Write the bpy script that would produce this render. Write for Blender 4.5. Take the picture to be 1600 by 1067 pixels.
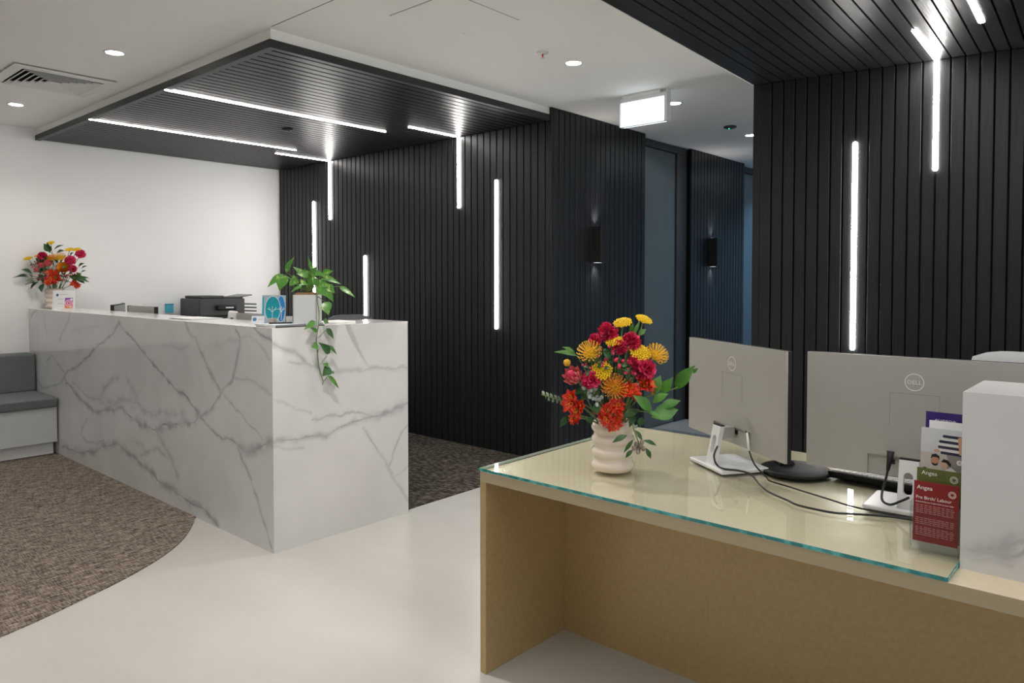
import bpy, bmesh, math, random
import numpy as np
from mathutils import Vector, Matrix
random.seed(7)
sc = bpy.context.scene
for o in list(bpy.data.objects):
    bpy.data.objects.remove(o)
C = sc.collection

# ------------------------------------------------------------------ camera, world, exposure
CAM_H, FPX, PITCH, HOR, YAW = 1.42, 1149.3, 1.724, 438.6, 41.57
cam = bpy.data.cameras.new('camera'); camo = bpy.data.objects.new('camera', cam); C.objects.link(camo)
cam.sensor_width = 36.0; cam.sensor_fit = 'HORIZONTAL'; cam.lens = FPX * 36 / 1600
camo.location = (0, 0, CAM_H)
camo.rotation_euler = (math.radians(90 - PITCH), 0, math.radians(YAW - 90))
CYP = HOR + FPX * math.tan(math.radians(PITCH))
cam.shift_y = -(533.5 - CYP) / 1600
cam.clip_start = 0.02
sc.camera = camo
w = bpy.data.worlds.new('world'); sc.world = w; w.use_nodes = True
w.node_tree.nodes['Background'].inputs[0].default_value = (0.97, 0.98, 1, 1)   # overcast daylight outside
w.node_tree.nodes['Background'].inputs[1].default_value = 1.9
sc.view_settings.view_transform = 'Standard'
sc.view_settings.look = 'None'
sc.view_settings.gamma = 1.0
sc.view_settings.use_curve_mapping = False
sc.view_settings.exposure = 0.08
sc.cycles.transparent_max_bounces = 24
LED = 46.0          # radiance of the light strips
DOWN = 5.0         # watts of one recessed downlight
COOL = 1.9
WARM_C = (1.0, 0.965, 0.93)
COOL_C = (0.62, 0.80, 1.0)

# where a pixel of the photograph meets a plane of the room (used to take sizes off the photograph)
_a, _p = math.radians(YAW), math.radians(PITCH)
_fw = np.array([math.cos(_a), math.sin(_a), 0]); RT = np.array([math.sin(_a), -math.cos(_a), 0]); _up = np.array([0, 0, 1.])
FW = _fw * math.cos(_p) - _up * math.sin(_p); UP = _up * math.cos(_p) + _fw * math.sin(_p)
CP = np.array([0, 0, CAM_H])
def ray(u, v): return FW + RT * (u - 800) / FPX + UP * (CYP - v) / FPX
def atz(u, v, z): d = ray(u, v); return CP + d * (z - CAM_H) / d[2]
def atx(u, v, x): d = ray(u, v); return CP + d * x / d[0]
def aty(u, v, y): d = ray(u, v); return CP + d * y / d[1]
def atd(u, v, dep): return CP + ray(u, v) * dep

# ------------------------------------------------------------------ helpers
def V(p): return Vector([float(q) for q in p])
def obj(name, me, mat=None, parent=None, loc=None, rot=None, smooth=False):
    o = bpy.data.objects.new(name, me); C.objects.link(o)
    if mat is not None and not me.materials: me.materials.append(mat)
    if smooth: me.polygons.foreach_set('use_smooth', [True] * len(me.polygons))
    if parent is not None: o.parent = parent
    if loc is not None: o.location = loc
    if rot is not None: o.rotation_euler = rot
    return o
def tag(o, label=None, cat=None, group=None, kind=None):
    if label: o['label'] = label
    if cat: o['category'] = cat
    if group: o['group'] = group
    if kind: o['kind'] = kind
    return o
def thing(name, label, cat, loc=(0, 0, 0), rotz=0, group=None):
    o = bpy.data.objects.new(name, None); C.objects.link(o); o.empty_display_size = .05
    o.location = [float(q) for q in loc]; o.rotation_euler = (0, 0, rotz)
    return tag(o, label, cat, group)
def struct(name, me, mat, label, cat):
    return tag(obj(name, me, mat), label, cat, kind='structure')
def pyd(verts, faces, name='m'):
    me = bpy.data.meshes.new(name); me.from_pydata([tuple(map(float, v)) for v in verts], [], faces); me.update(); return me
def box(x0, x1, y0, y1, z0, z1, b=0, seg=1):
    bm = bmesh.new(); bmesh.ops.create_cube(bm, size=1)
    for v in bm.verts:
        v.co = Vector((x0 + (v.co.x + .5) * (x1 - x0), y0 + (v.co.y + .5) * (y1 - y0), z0 + (v.co.z + .5) * (z1 - z0)))
    if b: bmesh.ops.bevel(bm, geom=bm.edges[:], offset=b, segments=seg, profile=.5, affect='EDGES')
    me = bpy.data.meshes.new('box'); bm.to_mesh(me); bm.free(); return me
def prism(pts, z0, z1, holes=None):
    n = len(pts)
    vs = [(x, y, z0) for x, y in pts] + [(x, y, z1) for x, y in pts]
    fs = [list(range(n))[::-1], list(range(n, 2 * n))] + [[i, (i + 1) % n, n + (i + 1) % n, n + i] for i in range(n)]
    return pyd(vs, fs)
def lathe(prof, n=32, cap=True):
    vs, fs = [], []
    for r, z in prof:
        for k in range(n):
            a = 2 * math.pi * k / n; vs.append((r * math.cos(a), r * math.sin(a), z))
    for i in range(len(prof) - 1):
        for k in range(n):
            fs.append([i * n + k, i * n + (k + 1) % n, (i + 1) * n + (k + 1) % n, (i + 1) * n + k])
    if cap:
        fs.append(list(range(n))[::-1]); fs.append([(len(prof) - 1) * n + k for k in range(n)])
    return pyd(vs, fs)
class MB:
    def __init__(s): s.v = []; s.f = []
    def add(s, vs, fs):
        o = len(s.v); s.v += [tuple(map(float, q)) for q in vs]; s.f += [[i + o for i in f] for f in fs]; return s
    def tube(s, pts, r, n=6):
        pts = [V(p) for p in pts]; m = len(pts); rr = r if isinstance(r, (list, tuple)) else [r] * m
        vs = []; up = None
        for i, p in enumerate(pts):
            t = (pts[min(i + 1, m - 1)] - pts[max(i - 1, 0)]).normalized()
            if up is None:
                up = t.orthogonal().normalized()
            up = (up - t * up.dot(t)).normalized(); sd = t.cross(up)
            for k in range(n):
                a = 2 * math.pi * k / n; vs.append(p + (up * math.cos(a) + sd * math.sin(a)) * rr[i])
        fs = [[i * n + k, i * n + (k + 1) % n, (i + 1) * n + (k + 1) % n, (i + 1) * n + k] for i in range(m - 1) for k in range(n)]
        fs += [list(range(n))[::-1], [(m - 1) * n + k for k in range(n)]]
        return s.add(vs, fs)
    def leaf(s, base, tip, nrm, width, fold=.25, droop=.1, seg=5, shape=None, wave=0):
        base, tip, nrm = V(base), V(tip), V(nrm)
        ax = tip - base; L = ax.length; t = ax.normalized()
        nrm = (nrm - t * nrm.dot(t))
        nrm = nrm.normalized() if nrm.length > 1e-6 else t.orthogonal().normalized()
        sd = t.cross(nrm); shape = shape or [0, .62, .95, .92, .6, 0]
        vs, fs = [], []; k = len(shape) - 1
        for i, wd in enumerate(shape):
            q = i / k; c = base + ax * q + nrm * (droop * L * 4 * q * (1 - q)); ww = width * .5 * wd
            wv = wave * math.sin(q * 9) * width
            vs += [c + sd * ww + nrm * (fold * ww + wv), c, c - sd * ww + nrm * (fold * ww - wv)]
        for i in range(k):
            a = i * 3; fs += [[a, a + 1, a + 4, a + 3], [a + 1, a + 2, a + 5, a + 4]]
        return s.add(vs, fs)
    def ball(s, c, r, n=6, m=4, sq=1):
        c = V(c); vs = [c + Vector((0, 0, -r * sq))]; fs = []
        for i in range(1, m):
            a = math.pi * i / m
            for k in range(n):
                b = 2 * math.pi * k / n; vs.append(c + Vector((r * math.sin(a) * math.cos(b), r * math.sin(a) * math.sin(b), -r * sq * math.cos(a))))
        vs.append(c + Vector((0, 0, r * sq)))
        for k in range(n): fs.append([0, 1 + (k + 1) % n, 1 + k])
        for i in range(m - 2):
            for k in range(n):
                a = 1 + i * n; fs.append([a + k, a + (k + 1) % n, a + n + (k + 1) % n, a + n + k])
        e = len(vs) - 1; a = 1 + (m - 2) * n
        for k in range(n): fs.append([a + k, a + (k + 1) % n, e])
        return s.add(vs, fs)
    def box(s, x0, x1, y0, y1, z0, z1):
        vs = [(x, y, z) for x in (x0, x1) for y in (y0, y1) for z in (z0, z1)]
        return s.add(vs, [[0, 1, 3, 2], [4, 6, 7, 5], [0, 4, 5, 1], [2, 3, 7, 6], [0, 2, 6, 4], [1, 5, 7, 3]])
    def xform(s, M):
        s.v = [tuple(M @ Vector(q)) for q in s.v]; return s
    def mesh(s): return pyd(s.v, s.f)
    def build(s, name, mat, parent=None, smooth=False, loc=None, rot=None):
        return obj(name, pyd(s.v, s.f, name), mat, parent, loc, rot, smooth)
def smooth_path(pts, n=6):
    pts = [np.array([float(q) for q in p]) for p in pts]; P = [pts[0]] + pts + [pts[-1]]; out = []
    for i in range(1, len(P) - 2):
        a, b, c, d = P[i - 1:i + 3]
        for k in range(n):
            t = k / n
            out.append(.5 * ((2 * b) + (c - a) * t + (2 * a - 5 * b + 4 * c - d) * t * t + (3 * b - a - 3 * c + d) * t ** 3))
    return out + [pts[-1]]
def text(name, s, size, mat, parent, loc, rot, align='LEFT', ext=.0002):
    cu = bpy.data.curves.new('t', 'FONT'); cu.body = s; cu.size = size; cu.extrude = ext; cu.align_x = align; cu.resolution_u = 3
    t = bpy.data.objects.new('t', cu); C.objects.link(t)
    me = bpy.data.meshes.new_from_object(t.evaluated_get(bpy.context.evaluated_depsgraph_get()))
    bpy.data.objects.remove(t)
    return obj(name, me, mat, parent, loc, rot)

# ------------------------------------------------------------------ materials
def mat(name, col, rough=.5, metal=0, spec=.5, coat=0, noise=None, bump=None, emit=None, alpha=None):
    """noise=(scale, (r,g,b) second colour, detail, stretch xyz, ramp lo, ramp hi); bump=(scale, strength, stretch)"""
    m = bpy.data.materials.new(name); m.use_nodes = True; nt = m.node_tree; p = nt.nodes['Principled BSDF']
    p.inputs['Base Color'].default_value = (*col, 1); p.inputs['Roughness'].default_value = rough
    p.inputs['Metallic'].default_value = metal; p.inputs['Specular IOR Level'].default_value = spec
    p.inputs['Coat Weight'].default_value = coat; p.inputs['Coat Roughness'].default_value = .08
    def noise_node(scale, detail, stretch):
        tc = nt.nodes.new('ShaderNodeTexCoord'); mp = nt.nodes.new('ShaderNodeMapping'); mp.inputs['Scale'].default_value = stretch
        nz = nt.nodes.new('ShaderNodeTexNoise'); nz.inputs['Scale'].default_value = scale; nz.inputs['Detail'].default_value = detail
        nt.links.new(tc.outputs['Object'], mp.inputs['Vector']); nt.links.new(mp.outputs[0], nz.inputs['Vector']); return nz
    if noise:
        sc_, c2, det, st, lo, hi = noise
        nz = noise_node(sc_, det, st); rp = nt.nodes.new('ShaderNodeValToRGB')
        rp.color_ramp.elements[0].position = lo; rp.color_ramp.elements[1].position = hi
        rp.color_ramp.elements[0].color = (*col, 1); rp.color_ramp.elements[1].color = (*c2, 1)
        nt.links.new(nz.outputs['Fac'], rp.inputs['Fac']); nt.links.new(rp.outputs[0], p.inputs['Base Color'])
    if bump:
        nz = noise_node(bump[0], 4, bump[2]); b = nt.nodes.new('ShaderNodeBump'); b.inputs['Strength'].default_value = bump[1]; b.inputs['Distance'].default_value = .01
        nt.links.new(nz.outputs['Fac'], b.inputs['Height']); nt.links.new(b.outputs[0], p.inputs['Normal'])
    if emit:
        p.inputs['Emission Color'].default_value = (*emit[0], 1); p.inputs['Emission Strength'].default_value = emit[1]
    return m
def glass(name, tint=(1, 1, 1), ior=1.5, rough=0.0):
    m = bpy.data.materials.new(name); m.use_nodes = True; nt = m.node_tree; nt.nodes.clear()
    out = nt.nodes.new('ShaderNodeOutputMaterial'); mx = nt.nodes.new('ShaderNodeMixShader'); fr = nt.nodes.new('ShaderNodeFresnel')
    tr = nt.nodes.new('ShaderNodeBsdfTransparent'); gl = nt.nodes.new('ShaderNodeBsdfGlossy')
    fr.inputs['IOR'].default_value = ior; tr.inputs[0].default_value = (*tint, 1); gl.inputs['Roughness'].default_value = rough
    ge = nt.nodes.new('ShaderNodeNewGeometry'); ml = nt.nodes.new('ShaderNodeMath'); ml.operation = 'MULTIPLY'; sb = nt.nodes.new('ShaderNodeMath'); sb.operation = 'SUBTRACT'; sb.inputs[0].default_value = 1
    nt.links.new(ge.outputs['Backfacing'], sb.inputs[1]); nt.links.new(fr.outputs[0], ml.inputs[0]); nt.links.new(sb.outputs[0], ml.inputs[1])
    nt.links.new(ml.outputs[0], mx.inputs[0]); nt.links.new(tr.outputs[0], mx.inputs[1]); nt.links.new(gl.outputs[0], mx.inputs[2]); nt.links.new(mx.outputs[0], out.inputs[0])
    return m
WHITE = mat('white_paint', (.88, .875, .865), .6, spec=.3)
CEIL = mat('ceiling_paint', (.88, .875, .86), .7, spec=.2)
BLACKGAP = mat('black_backing', (.006, .006, .007), .8, spec=.1)
def slat_mat(name, st, c1=(.0085, .0095, .0108), c2=(.017, .0185, .021), rough=.38, spec=.34):
    m = mat(name, c1, rough, spec=spec, noise=(9, c2, 5, st, .35, .72), bump=(26, .10, st)); nt = m.node_tree; p = nt.nodes['Principled BSDF']
    return m
SLAT_V = slat_mat('black_stained_timber_upright', (6, 6, .35))
SLAT_SHEEN = slat_mat('black_stained_timber_sheen', (.35, 6, 6), (.016, .0165, .0172), (.032, .0325, .0335), .34, .34)  # lighter copy of the slats: grey sheen of the right soffit put into colour
SLAT_X = slat_mat('black_stained_timber_ceiling', (.35, 6, 6), (.010, .010, .0104), (.020, .020, .0207), .36, .17)
TRIM = mat('black_trim', (.018, .019, .021), .45)
FLOOR = mat('cream_polished_floor', (.435, .425, .40), .26, noise=(1.3, (.525, .518, .495), 6, (1, .45, 1), .3, .72), spec=.42)
LEDM = mat('led_diffuser', (1, 1, 1), .5, emit=(WARM_C, LED))
DLM = mat('downlight_lens', (1, 1, 1), .5, emit=((1, .96, .9), 30))
DLC = mat('cool_downlight_lens', (1, 1, 1), .5, emit=((.85, .94, 1), 30))
MWHITE = mat('white_metal', (.75, .75, .74), .4)
GREYDOOR = mat('blue_grey_door_paint', (.15, .175, .19), .5, spec=.3)
FRAMEG = mat('charcoal_frame', (.055, .055, .055), .5)
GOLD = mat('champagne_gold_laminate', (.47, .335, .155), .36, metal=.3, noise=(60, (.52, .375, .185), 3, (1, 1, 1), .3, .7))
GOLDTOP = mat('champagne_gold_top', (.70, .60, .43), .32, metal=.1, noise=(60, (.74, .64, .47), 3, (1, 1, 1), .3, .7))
GLASS = glass('clear_glass', (.97, .99, .98), 1.5)
GEDGE = mat('teal_glass_edge', (.02, .22, .22), .08, spec=.8, noise=(30, (.10, .45, .45), 2, (1, 1, 1), .45, .65))
ACRYL = glass('clear_acrylic', (.96, .97, .98), 1.45)
GREYF = mat('grey_upholstery', (.115, .13, .135), .85, noise=(220, (.16, .175, .18), 2, (1, 1, 1), .3, .7), bump=(300, .2, (1, 1, 1)))
SILVER = mat('silver_plastic', (.39, .38, .352), .42, metal=.25, noise=(400, (.40, .39, .37), 2, (1, 1, 1), .3, .7))
SILV2 = mat('pale_silver', (.72, .72, .72), .35, metal=.2)
LOGO = mat('pale_logo', (.75, .75, .74), .4)
BLACKP = mat('black_plastic', (.012, .012, .013), .55, spec=.35)
DARKG = mat('dark_grey_plastic', (.045, .048, .05), .5)
CABLE = mat('black_cable', (.008, .008, .008), .35)
KEYGLARE = mat('key_glare', (.62, .62, .60), .4)  # glare of the light strips on black keys, painted as a pale colour
PAPER = mat('white_paper', (.82, .82, .81), .6)
CERAM = mat('beige_glazed_ceramic', (.68, .58, .48), .14, coat=.6, noise=(14, (.74, .65, .56), 3, (1, 1, 1), .3, .7))
LEAFG = mat('green_leaf', (.045, .16, .02), .4, noise=(18, (.09, .27, .03), 3, (1, 1, 1), .35, .7))
LEAFD = mat('dark_green_leaf', (.018, .07, .016), .42, noise=(18, (.035, .12, .025), 3, (1, 1, 1), .35, .7))
LEAFE = mat('grey_green_leaf', (.13, .18, .11), .6, noise=(20, (.22, .28, .18), 2, (1, 1, 1), .35, .7))
POTHOS = mat('pothos_leaf', (.06, .20, .025), .35, noise=(40, (.32, .42, .12), 3, (1, 1, 1), .55, .74))
STEM = mat('green_stem', (.12, .20, .05), .5)
WOODST = mat('brown_stem', (.16, .10, .05), .7)
YEL = mat('yellow_floret', (.86, .58, .01), .6)
ORG = mat('orange_style', (.80, .30, .015), .5)
YELP = mat('golden_style', (.86, .52, .04), .5)
CRIM = mat('crimson_petal', (.58, .012, .075), .55, noise=(60, (.80, .05, .15), 2, (1, 1, 1), .35, .7))
RED = mat('red_petal', (.62, .018, .006), .45, noise=(40, (.80, .06, .02), 2, (1, 1, 1), .35, .7))
PINK = mat('pink_bract', (.72, .13, .14), .5, noise=(30, (.85, .34, .30), 2, (1, 1, 1), .4, .7))
OCHRE = mat('ochre_ball', (.70, .42, .03), .8)
BERRY = mat('silver_berry', (.30, .34, .33), .6, noise=(60, (.48, .52, .5), 2, (1, 1, 1), .3, .7))
NUT = mat('gumnut', (.20, .16, .13), .4, noise=(40, (.4, .36, .32), 2, (1, 1, 1), .4, .7))
SOIL = mat('coir_soil', (.12, .055, .022), .95, noise=(90, (.27, .14, .06), 4, (1, 1, 1), .3, .7), bump=(120, .6, (1, 1, 1)))
def flat(name, c, r=.5): return mat(name, c, r, spec=.3)

def carpet_mat(name, c, st, sc_):
    m = bpy.data.materials.new(name); m.use_nodes = True; nt = m.node_tree; p = nt.nodes['Principled BSDF']; p.inputs['Roughness'].default_value = .95
    p.inputs['Specular IOR Level'].default_value = .1
    tc = nt.nodes.new('ShaderNodeTexCoord')
    def nz(scale, stretch, det=3):
        mp = nt.nodes.new('ShaderNodeMapping'); mp.inputs['Scale'].default_value = stretch; n = nt.nodes.new('ShaderNodeTexNoise')
        n.inputs['Scale'].default_value = scale; n.inputs['Detail'].default_value = det
        nt.links.new(tc.outputs['Object'], mp.inputs['Vector']); nt.links.new(mp.outputs[0], n.inputs['Vector']); return n
    a, b, d = nz(sc_, st, 4), nz(sc_ * 2.2, (st[1] * .6, st[0] * .6, 1), 3), nz(1.2, (1, 1, 1), 2)
    r1 = nt.nodes.new('ShaderNodeValToRGB'); e = r1.color_ramp.elements
    e[0].position, e[0].color = .39, (*c[0], 1); e[1].position, e[1].color = .62, (*c[2], 1)
    q = r1.color_ramp.elements.new(.5); q.color = (*c[1], 1)
    add = nt.nodes.new('ShaderNodeMix'); add.data_type = 'FLOAT'; add.inputs[0].default_value = .42
    nt.links.new(a.outputs['Fac'], add.inputs[2]); nt.links.new(b.outputs['Fac'], add.inputs[3]); nt.links.new(add.outputs[0], r1.inputs['Fac'])
    nt.links.new(r1.outputs[0], p.inputs['Base Color'])
    bp = nt.nodes.new('ShaderNodeBump'); bp.inputs['Strength'].default_value = .5; bp.inputs['Distance'].default_value = .006
    nt.links.new(add.outputs[0], bp.inputs['Height']); nt.links.new(bp.outputs[0], p.inputs['Normal'])
    return m
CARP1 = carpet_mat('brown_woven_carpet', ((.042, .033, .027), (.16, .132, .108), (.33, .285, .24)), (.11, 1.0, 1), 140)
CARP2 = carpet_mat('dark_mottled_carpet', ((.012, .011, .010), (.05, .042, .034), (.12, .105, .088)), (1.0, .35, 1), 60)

# marble: vein intensity is a stored attribute of the slab surface, traced from the stone's own veins
def marble_mat():
    m = bpy.data.materials.new('white_veined_marble'); m.use_nodes = True; nt = m.node_tree; p = nt.nodes['Principled BSDF']
    p.inputs['Roughness'].default_value = .09; p.inputs['Specular IOR Level'].default_value = .28
    at = nt.nodes.new('ShaderNodeAttribute'); at.attribute_name = 'vein'
    tc = nt.nodes.new('ShaderNodeTexCoord'); n = nt.nodes.new('ShaderNodeTexNoise'); n.inputs['Scale'].default_value = 2.2; n.inputs['Detail'].default_value = 6
    nt.links.new(tc.outputs['Object'], n.inputs['Vector'])
    r = nt.nodes.new('ShaderNodeValToRGB'); r.color_ramp.elements[0].position = .3; r.color_ramp.elements[1].position = .7
    r.color_ramp.elements[0].color = (.57, .565, .565, 1); r.color_ramp.elements[1].color = (.67, .665, .66, 1)
    nt.links.new(n.outputs['Fac'], r.inputs['Fac'])
    mx = nt.nodes.new('ShaderNodeMix'); mx.data_type = 'RGBA'; mx.inputs[7].default_value = (.135, .14, .165, 1)
    nt.links.new(at.outputs['Fac'], mx.inputs[0]); nt.links.new(r.outputs[0], mx.inputs[6]); nt.links.new(mx.outputs[2], p.inputs['Base Color'])
    return m
MARBLE = marble_mat()
_rng = np.random.RandomState(3)
_G = _rng.rand(64, 64)
def vnoise(x, y):
    xi, yi = np.floor(x).astype(int), np.floor(y).astype(int); fx, fy = x - xi, y - yi
    fx, fy = fx * fx * (3 - 2 * fx), fy * fy * (3 - 2 * fy); g = lambda a, b: _G[a % 64, b % 64]
    return (g(xi, yi) * (1 - fx) + g(xi + 1, yi) * fx) * (1 - fy) + (g(xi, yi + 1) * (1 - fx) + g(xi + 1, yi + 1) * fx) * fy - .5
def veined_grid(P0, P1, z0, z1, veins, step=.0055):
    """vertical slab face from P0 to P1 (plan), veins = list of (pts [(s,z)...], width m, strength)"""
    P0, P1 = np.array(P0, float), np.array(P1, float); L = np.linalg.norm(P1 - P0)
    nx, nz = max(2, int(L / step)), max(2, int((z1 - z0) / step))
    s, z = np.meshgrid(np.linspace(0, L, nx + 1), np.linspace(z0, z1, nz + 1), indexing='ij')
    ws = s + .030 * vnoise(s * 9, z * 9 + 7) + .010 * vnoise(s * 31, z * 31) + .006 * vnoise(s * 80, z * 80)
    wz = z + .030 * vnoise(s * 9 + 31, z * 9) + .010 * vnoise(s * 31 + 11, z * 31 + 5) + .006 * vnoise(s * 80 + 3, z * 80)
    val = np.zeros_like(s); tone = .75 + .7 * vnoise(s * 14 + 5, z * 14 + 2)
    for pts, wd, st in veins:
        d = np.full_like(s, 9.)
        for a, b in zip(pts[:-1], pts[1:]):
            a, b = np.array(a, float), np.array(b, float); ab = b - a; l2 = max(ab @ ab, 1e-9)
            t = np.clip(((ws - a[0]) * ab[0] + (wz - a[1]) * ab[1]) / l2, 0, 1)
            d = np.minimum(d, np.hypot(ws - a[0] - t * ab[0], wz - a[1] - t * ab[1]))
        thin = np.exp(-(d / .0048) ** 2) * st * np.clip(tone, .25, 1.1)
        soft = np.exp(-(d / (wd * 1.15)) ** 2) * st * .72 * np.clip(.55 + 1.3 * vnoise(s * 22, z * 22 + 9), .1, 1)
        val = np.maximum(val, np.maximum(thin, soft))
    X = P0[0] + (P1[0] - P0[0]) * s / L; Y = P0[1] + (P1[1] - P0[1]) * s / L
    vs = np.stack([X, Y, z], -1).reshape(-1, 3)
    i = np.arange(nx)[:, None] * (nz + 1) + np.arange(nz)[None, :]
    fs = np.stack([i, i + nz + 1, i + nz + 2, i + 1], -1).reshape(-1, 4)
    me = bpy.data.meshes.new('slab'); me.vertices.add(len(vs)); me.vertices.foreach_set('co', vs.ravel())
    me.loops.add(fs.size); me.loops.foreach_set('vertex_index', fs.ravel().astype(np.int32))
    me.polygons.add(len(fs)); me.polygons.foreach_set('loop_start', (np.arange(len(fs)) * 4).astype(np.int32))
    me.update(calc_edges=True); me.validate()
    at = me.attributes.new('vein', 'FLOAT', 'POINT'); at.data.foreach_set('value', np.clip(val, 0, 1).ravel().astype(np.float32))
    return me

# ------------------------------------------------------------------ room measures
XW, ZS, ZB, ZC = 4.467, 2.655, 2.699, 2.757
XC1, XC2, YC0, YW, HC = 2.013, 2.922, 3.44, 7.462, 1.174
XS1, YS = 2.088, 3.563
XD1, XD2, YD, HD = 1.893, 2.955, 1.832, .746
PIT = .07335
YG = lambda k: 4.571 + k * PIT

struct('floor', box(-3.2, 9.8, -4.2, 7.6, -.1, 0), FLOOR, 'cream polished floor of the reception', 'floor')
cl = struct('ceiling', box(-3.2, 9.8, -4.2, 7.6, ZC, ZC + .1), CEIL, 'matte white plasterboard ceiling', 'ceiling')
obj('control_joint', box(XS1 - .002, XS1 + .002, -2, YS - .02, ZC - .0006, ZC + .01), BLACKGAP, cl)
struct('wall_left', box(-3.2, XW + .14, YW, YW + .12, 0, ZC), WHITE, 'plain white wall behind the marble counter', 'wall')
struct('wall_rear', box(-3.3, -3.2, -4.2, 7.6, 0, ZC), WHITE, 'white wall behind the camera', 'wall')
ws = struct('wall_side', box(-3.3, 6.0, -4.3, -4.2, 2.5, ZC), WHITE, 'white wall with added windows on the far side of the reception', 'wall')
obj('sill_wall', box(-3.3, 6.0, -4.3, -4.2, 0, .35), WHITE, ws)
WX = [-3.3, -2.9, -1.2, -1.0, .7, .9, 2.6, 2.8, 4.5, 6.0]
for i in range(0, 10, 2): obj('pier', box(WX[i], WX[i + 1], -4.3, -4.2, .35, 2.5), WHITE, ws)
for n, i in enumerate((1, 3, 5, 7)):  # unseen windows added to bring daylight onto the ceiling and counter end
    x0, x1 = WX[i], WX[i + 1]
    wn = struct('added_window_%d' % (n + 1), MB().box(x0, x0 + .05, -4.28, -4.22, .35, 2.5).box(x1 - .05, x1, -4.28, -4.22, .35, 2.5).box(x0 + .05, x1 - .05, -4.28, -4.22, .35, .40).box(x0 + .05, x1 - .05, -4.28, -4.22, 2.45, 2.5).mesh(), TRIM, 'tall unseen glazing with black frame, added for its daylight', 'added_window')
    obj('pane', box(x0 + .05, x1 - .05, -4.253, -4.247, .40, 2.45), GLASS, wn)
wall_roof = struct('ceiling_edge', box(-3.3, 6.0, -4.35, -4.2, ZC, ZC + .1), CEIL, 'ceiling edge above the added windows', 'ceiling')

# slatted wall behind the counter
wb = struct('wall_back', box(XW + .012, XW + .14, 3.575, YW, 0, ZS + .03), BLACKGAP, 'black upright timber slat wall with light strips behind counter', 'wall')
GAP = .0105
sl = box(-.001, .02, -PIT / 2 + GAP / 2, PIT / 2 - GAP / 2, .0, ZS, .0015)
for k in range(-14, 40):
    y = YG(k) + PIT / 2
    if y - PIT / 2 < 3.56 or y + PIT / 2 > YW: continue
    obj('slat', sl, SLAT_V, wb, (XW, y, 0))
obj('slat', box(XW - .001, XW + .02, 3.575, 3.612, 0, ZS, .0015), SLAT_V, wb)

# dropped soffit above the counter
cs = struct('ceiling_soffit', box(XS1 + .012, XW + .02, YS + .012, YW, ZB, ZC), CEIL, 'dropped soffit with black timber slats over the counter', 'soffit')
tw = .040
obj('edge_trim', box(XS1, XS1 + tw, YS, YW, ZS, ZB), TRIM, cs)
obj('edge_trim', box(XS1 + tw, XW + .02, YS, YS + tw, ZS, ZB), TRIM, cs)
obj('backing', box(XS1 + tw, XW + .02, YS + tw, YW, ZS + .018, ZB), BLACKGAP, cs)
cslat = box(XS1 + tw + .002, XW - .001, -PIT / 2 + GAP / 2, PIT / 2 - GAP / 2, ZS + .002, ZS + .02, .0015)
for k in range(-14, 40):
    y = YG(k) + PIT / 2
    if y - PIT / 2 < YS + tw - .01 or y + PIT / 2 > YW: continue
    obj('slat', cslat, SLAT_X, cs, (0, y, 0))

# corridor wall: slatted blocks and recessed doors
def block(name, x0, x1, y0, y1, n, label):
    b = struct(name, box(x0, x1, y0 + .016, y1, 0, ZC - .002), BLACKGAP, label, 'wall')
    p = (x1 - x0) / n; me = box(-p / 2 + .0045, p / 2 - .0045, 0, .018, 0, ZC - .002, .0015)
    for i in range(n): obj('slat', me, SLAT_V, b, (x0 + (i + .5) * p, y0, 0))
    return b
blk = block('wall_corridor', XW + .02, 5.835, 3.552, 4.1, 19, 'black slatted block at the corridor mouth')
obj('end_slat', box(XW - .004, XW + .0195, 3.552, 3.572, 0, ZC - .002, .0015), SLAT_V, blk)
block('wall_corridor_far', 6.81, 8.07, 3.61, 4.1, 18, 'black slatted block deeper in the corridor')
def door(name, x0, x1, y, label):
    d = struct(name, box(x0, x1, y + .05, y + .3, 0, ZC - .002), FRAMEG, label, 'door')
    obj('header', box(x0, x1, y, y + .06, ZC - .07, ZC - .003, .003), FRAMEG, d)
    obj('jamb', box(x1 - .20, x1, y + .005, y + .06, 0, ZC - .07, .003), FRAMEG, d)
    obj('door_leaf', box(x0 + .005, x1 - .215, y + .02, y + .055, .01, ZC - .075, .002), GREYDOOR, d)
    return d
door('door_1', 5.835, 6.81, 3.655, 'blue grey flush door recessed between the slatted corridor blocks')
door('door_2', 8.07, 9.6, 3.70, 'pale blue grey door at the far end of the corridor')
struct('wall_corridor_end', box(9.6, 9.7, 1.9, 4.1, 0, ZC), WHITE, 'white end wall of the corridor', 'wall')
struct('wall_corridor_right', box(4.86, 9.6, 1.85, 1.97, 0, ZC), WHITE, 'white right wall of the corridor', 'wall')

# right slatted wall (slightly splayed) and its slatted soffit
W0 = np.array([4.53, 1.972]); WD = np.array([.158, -.9874]); WN = np.array([-.9874, -.158]); RP = .0687; T0 = .1135
ang = math.atan2(WD[1], WD[0])          # local x runs along the wall, local -y faces the room
def wl(t, off=0): return W0 + WD * t + WN * off
LW = 5.9
wr = thing('wall_right', 'black upright timber slat wall with light strips behind the desk', 'wall', (W0[0], W0[1], 0), ang); wr['kind'] = 'structure'
obj('backing', box(0, LW, .012, .2, 0, ZS + .03), BLACKGAP, wr)
obj('end_post', box(0, .043, 0, .2, 0, ZS, .0015), SLAT_V, wr)
obj('slat', box(.045, T0 - .0045, 0, .02, 0, ZS, .0015), SLAT_V, wr)
ms = box(.0048, RP - .0048, 0, .02, 0, ZS, .0015)
for k in range(int((LW - T0) / RP)): obj('slat', ms, SLAT_V, wr, (T0 + k * RP, 0, 0))
cang = math.atan2(.048, 1)
SD = np.array([math.cos(cang), math.sin(cang)])
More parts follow.
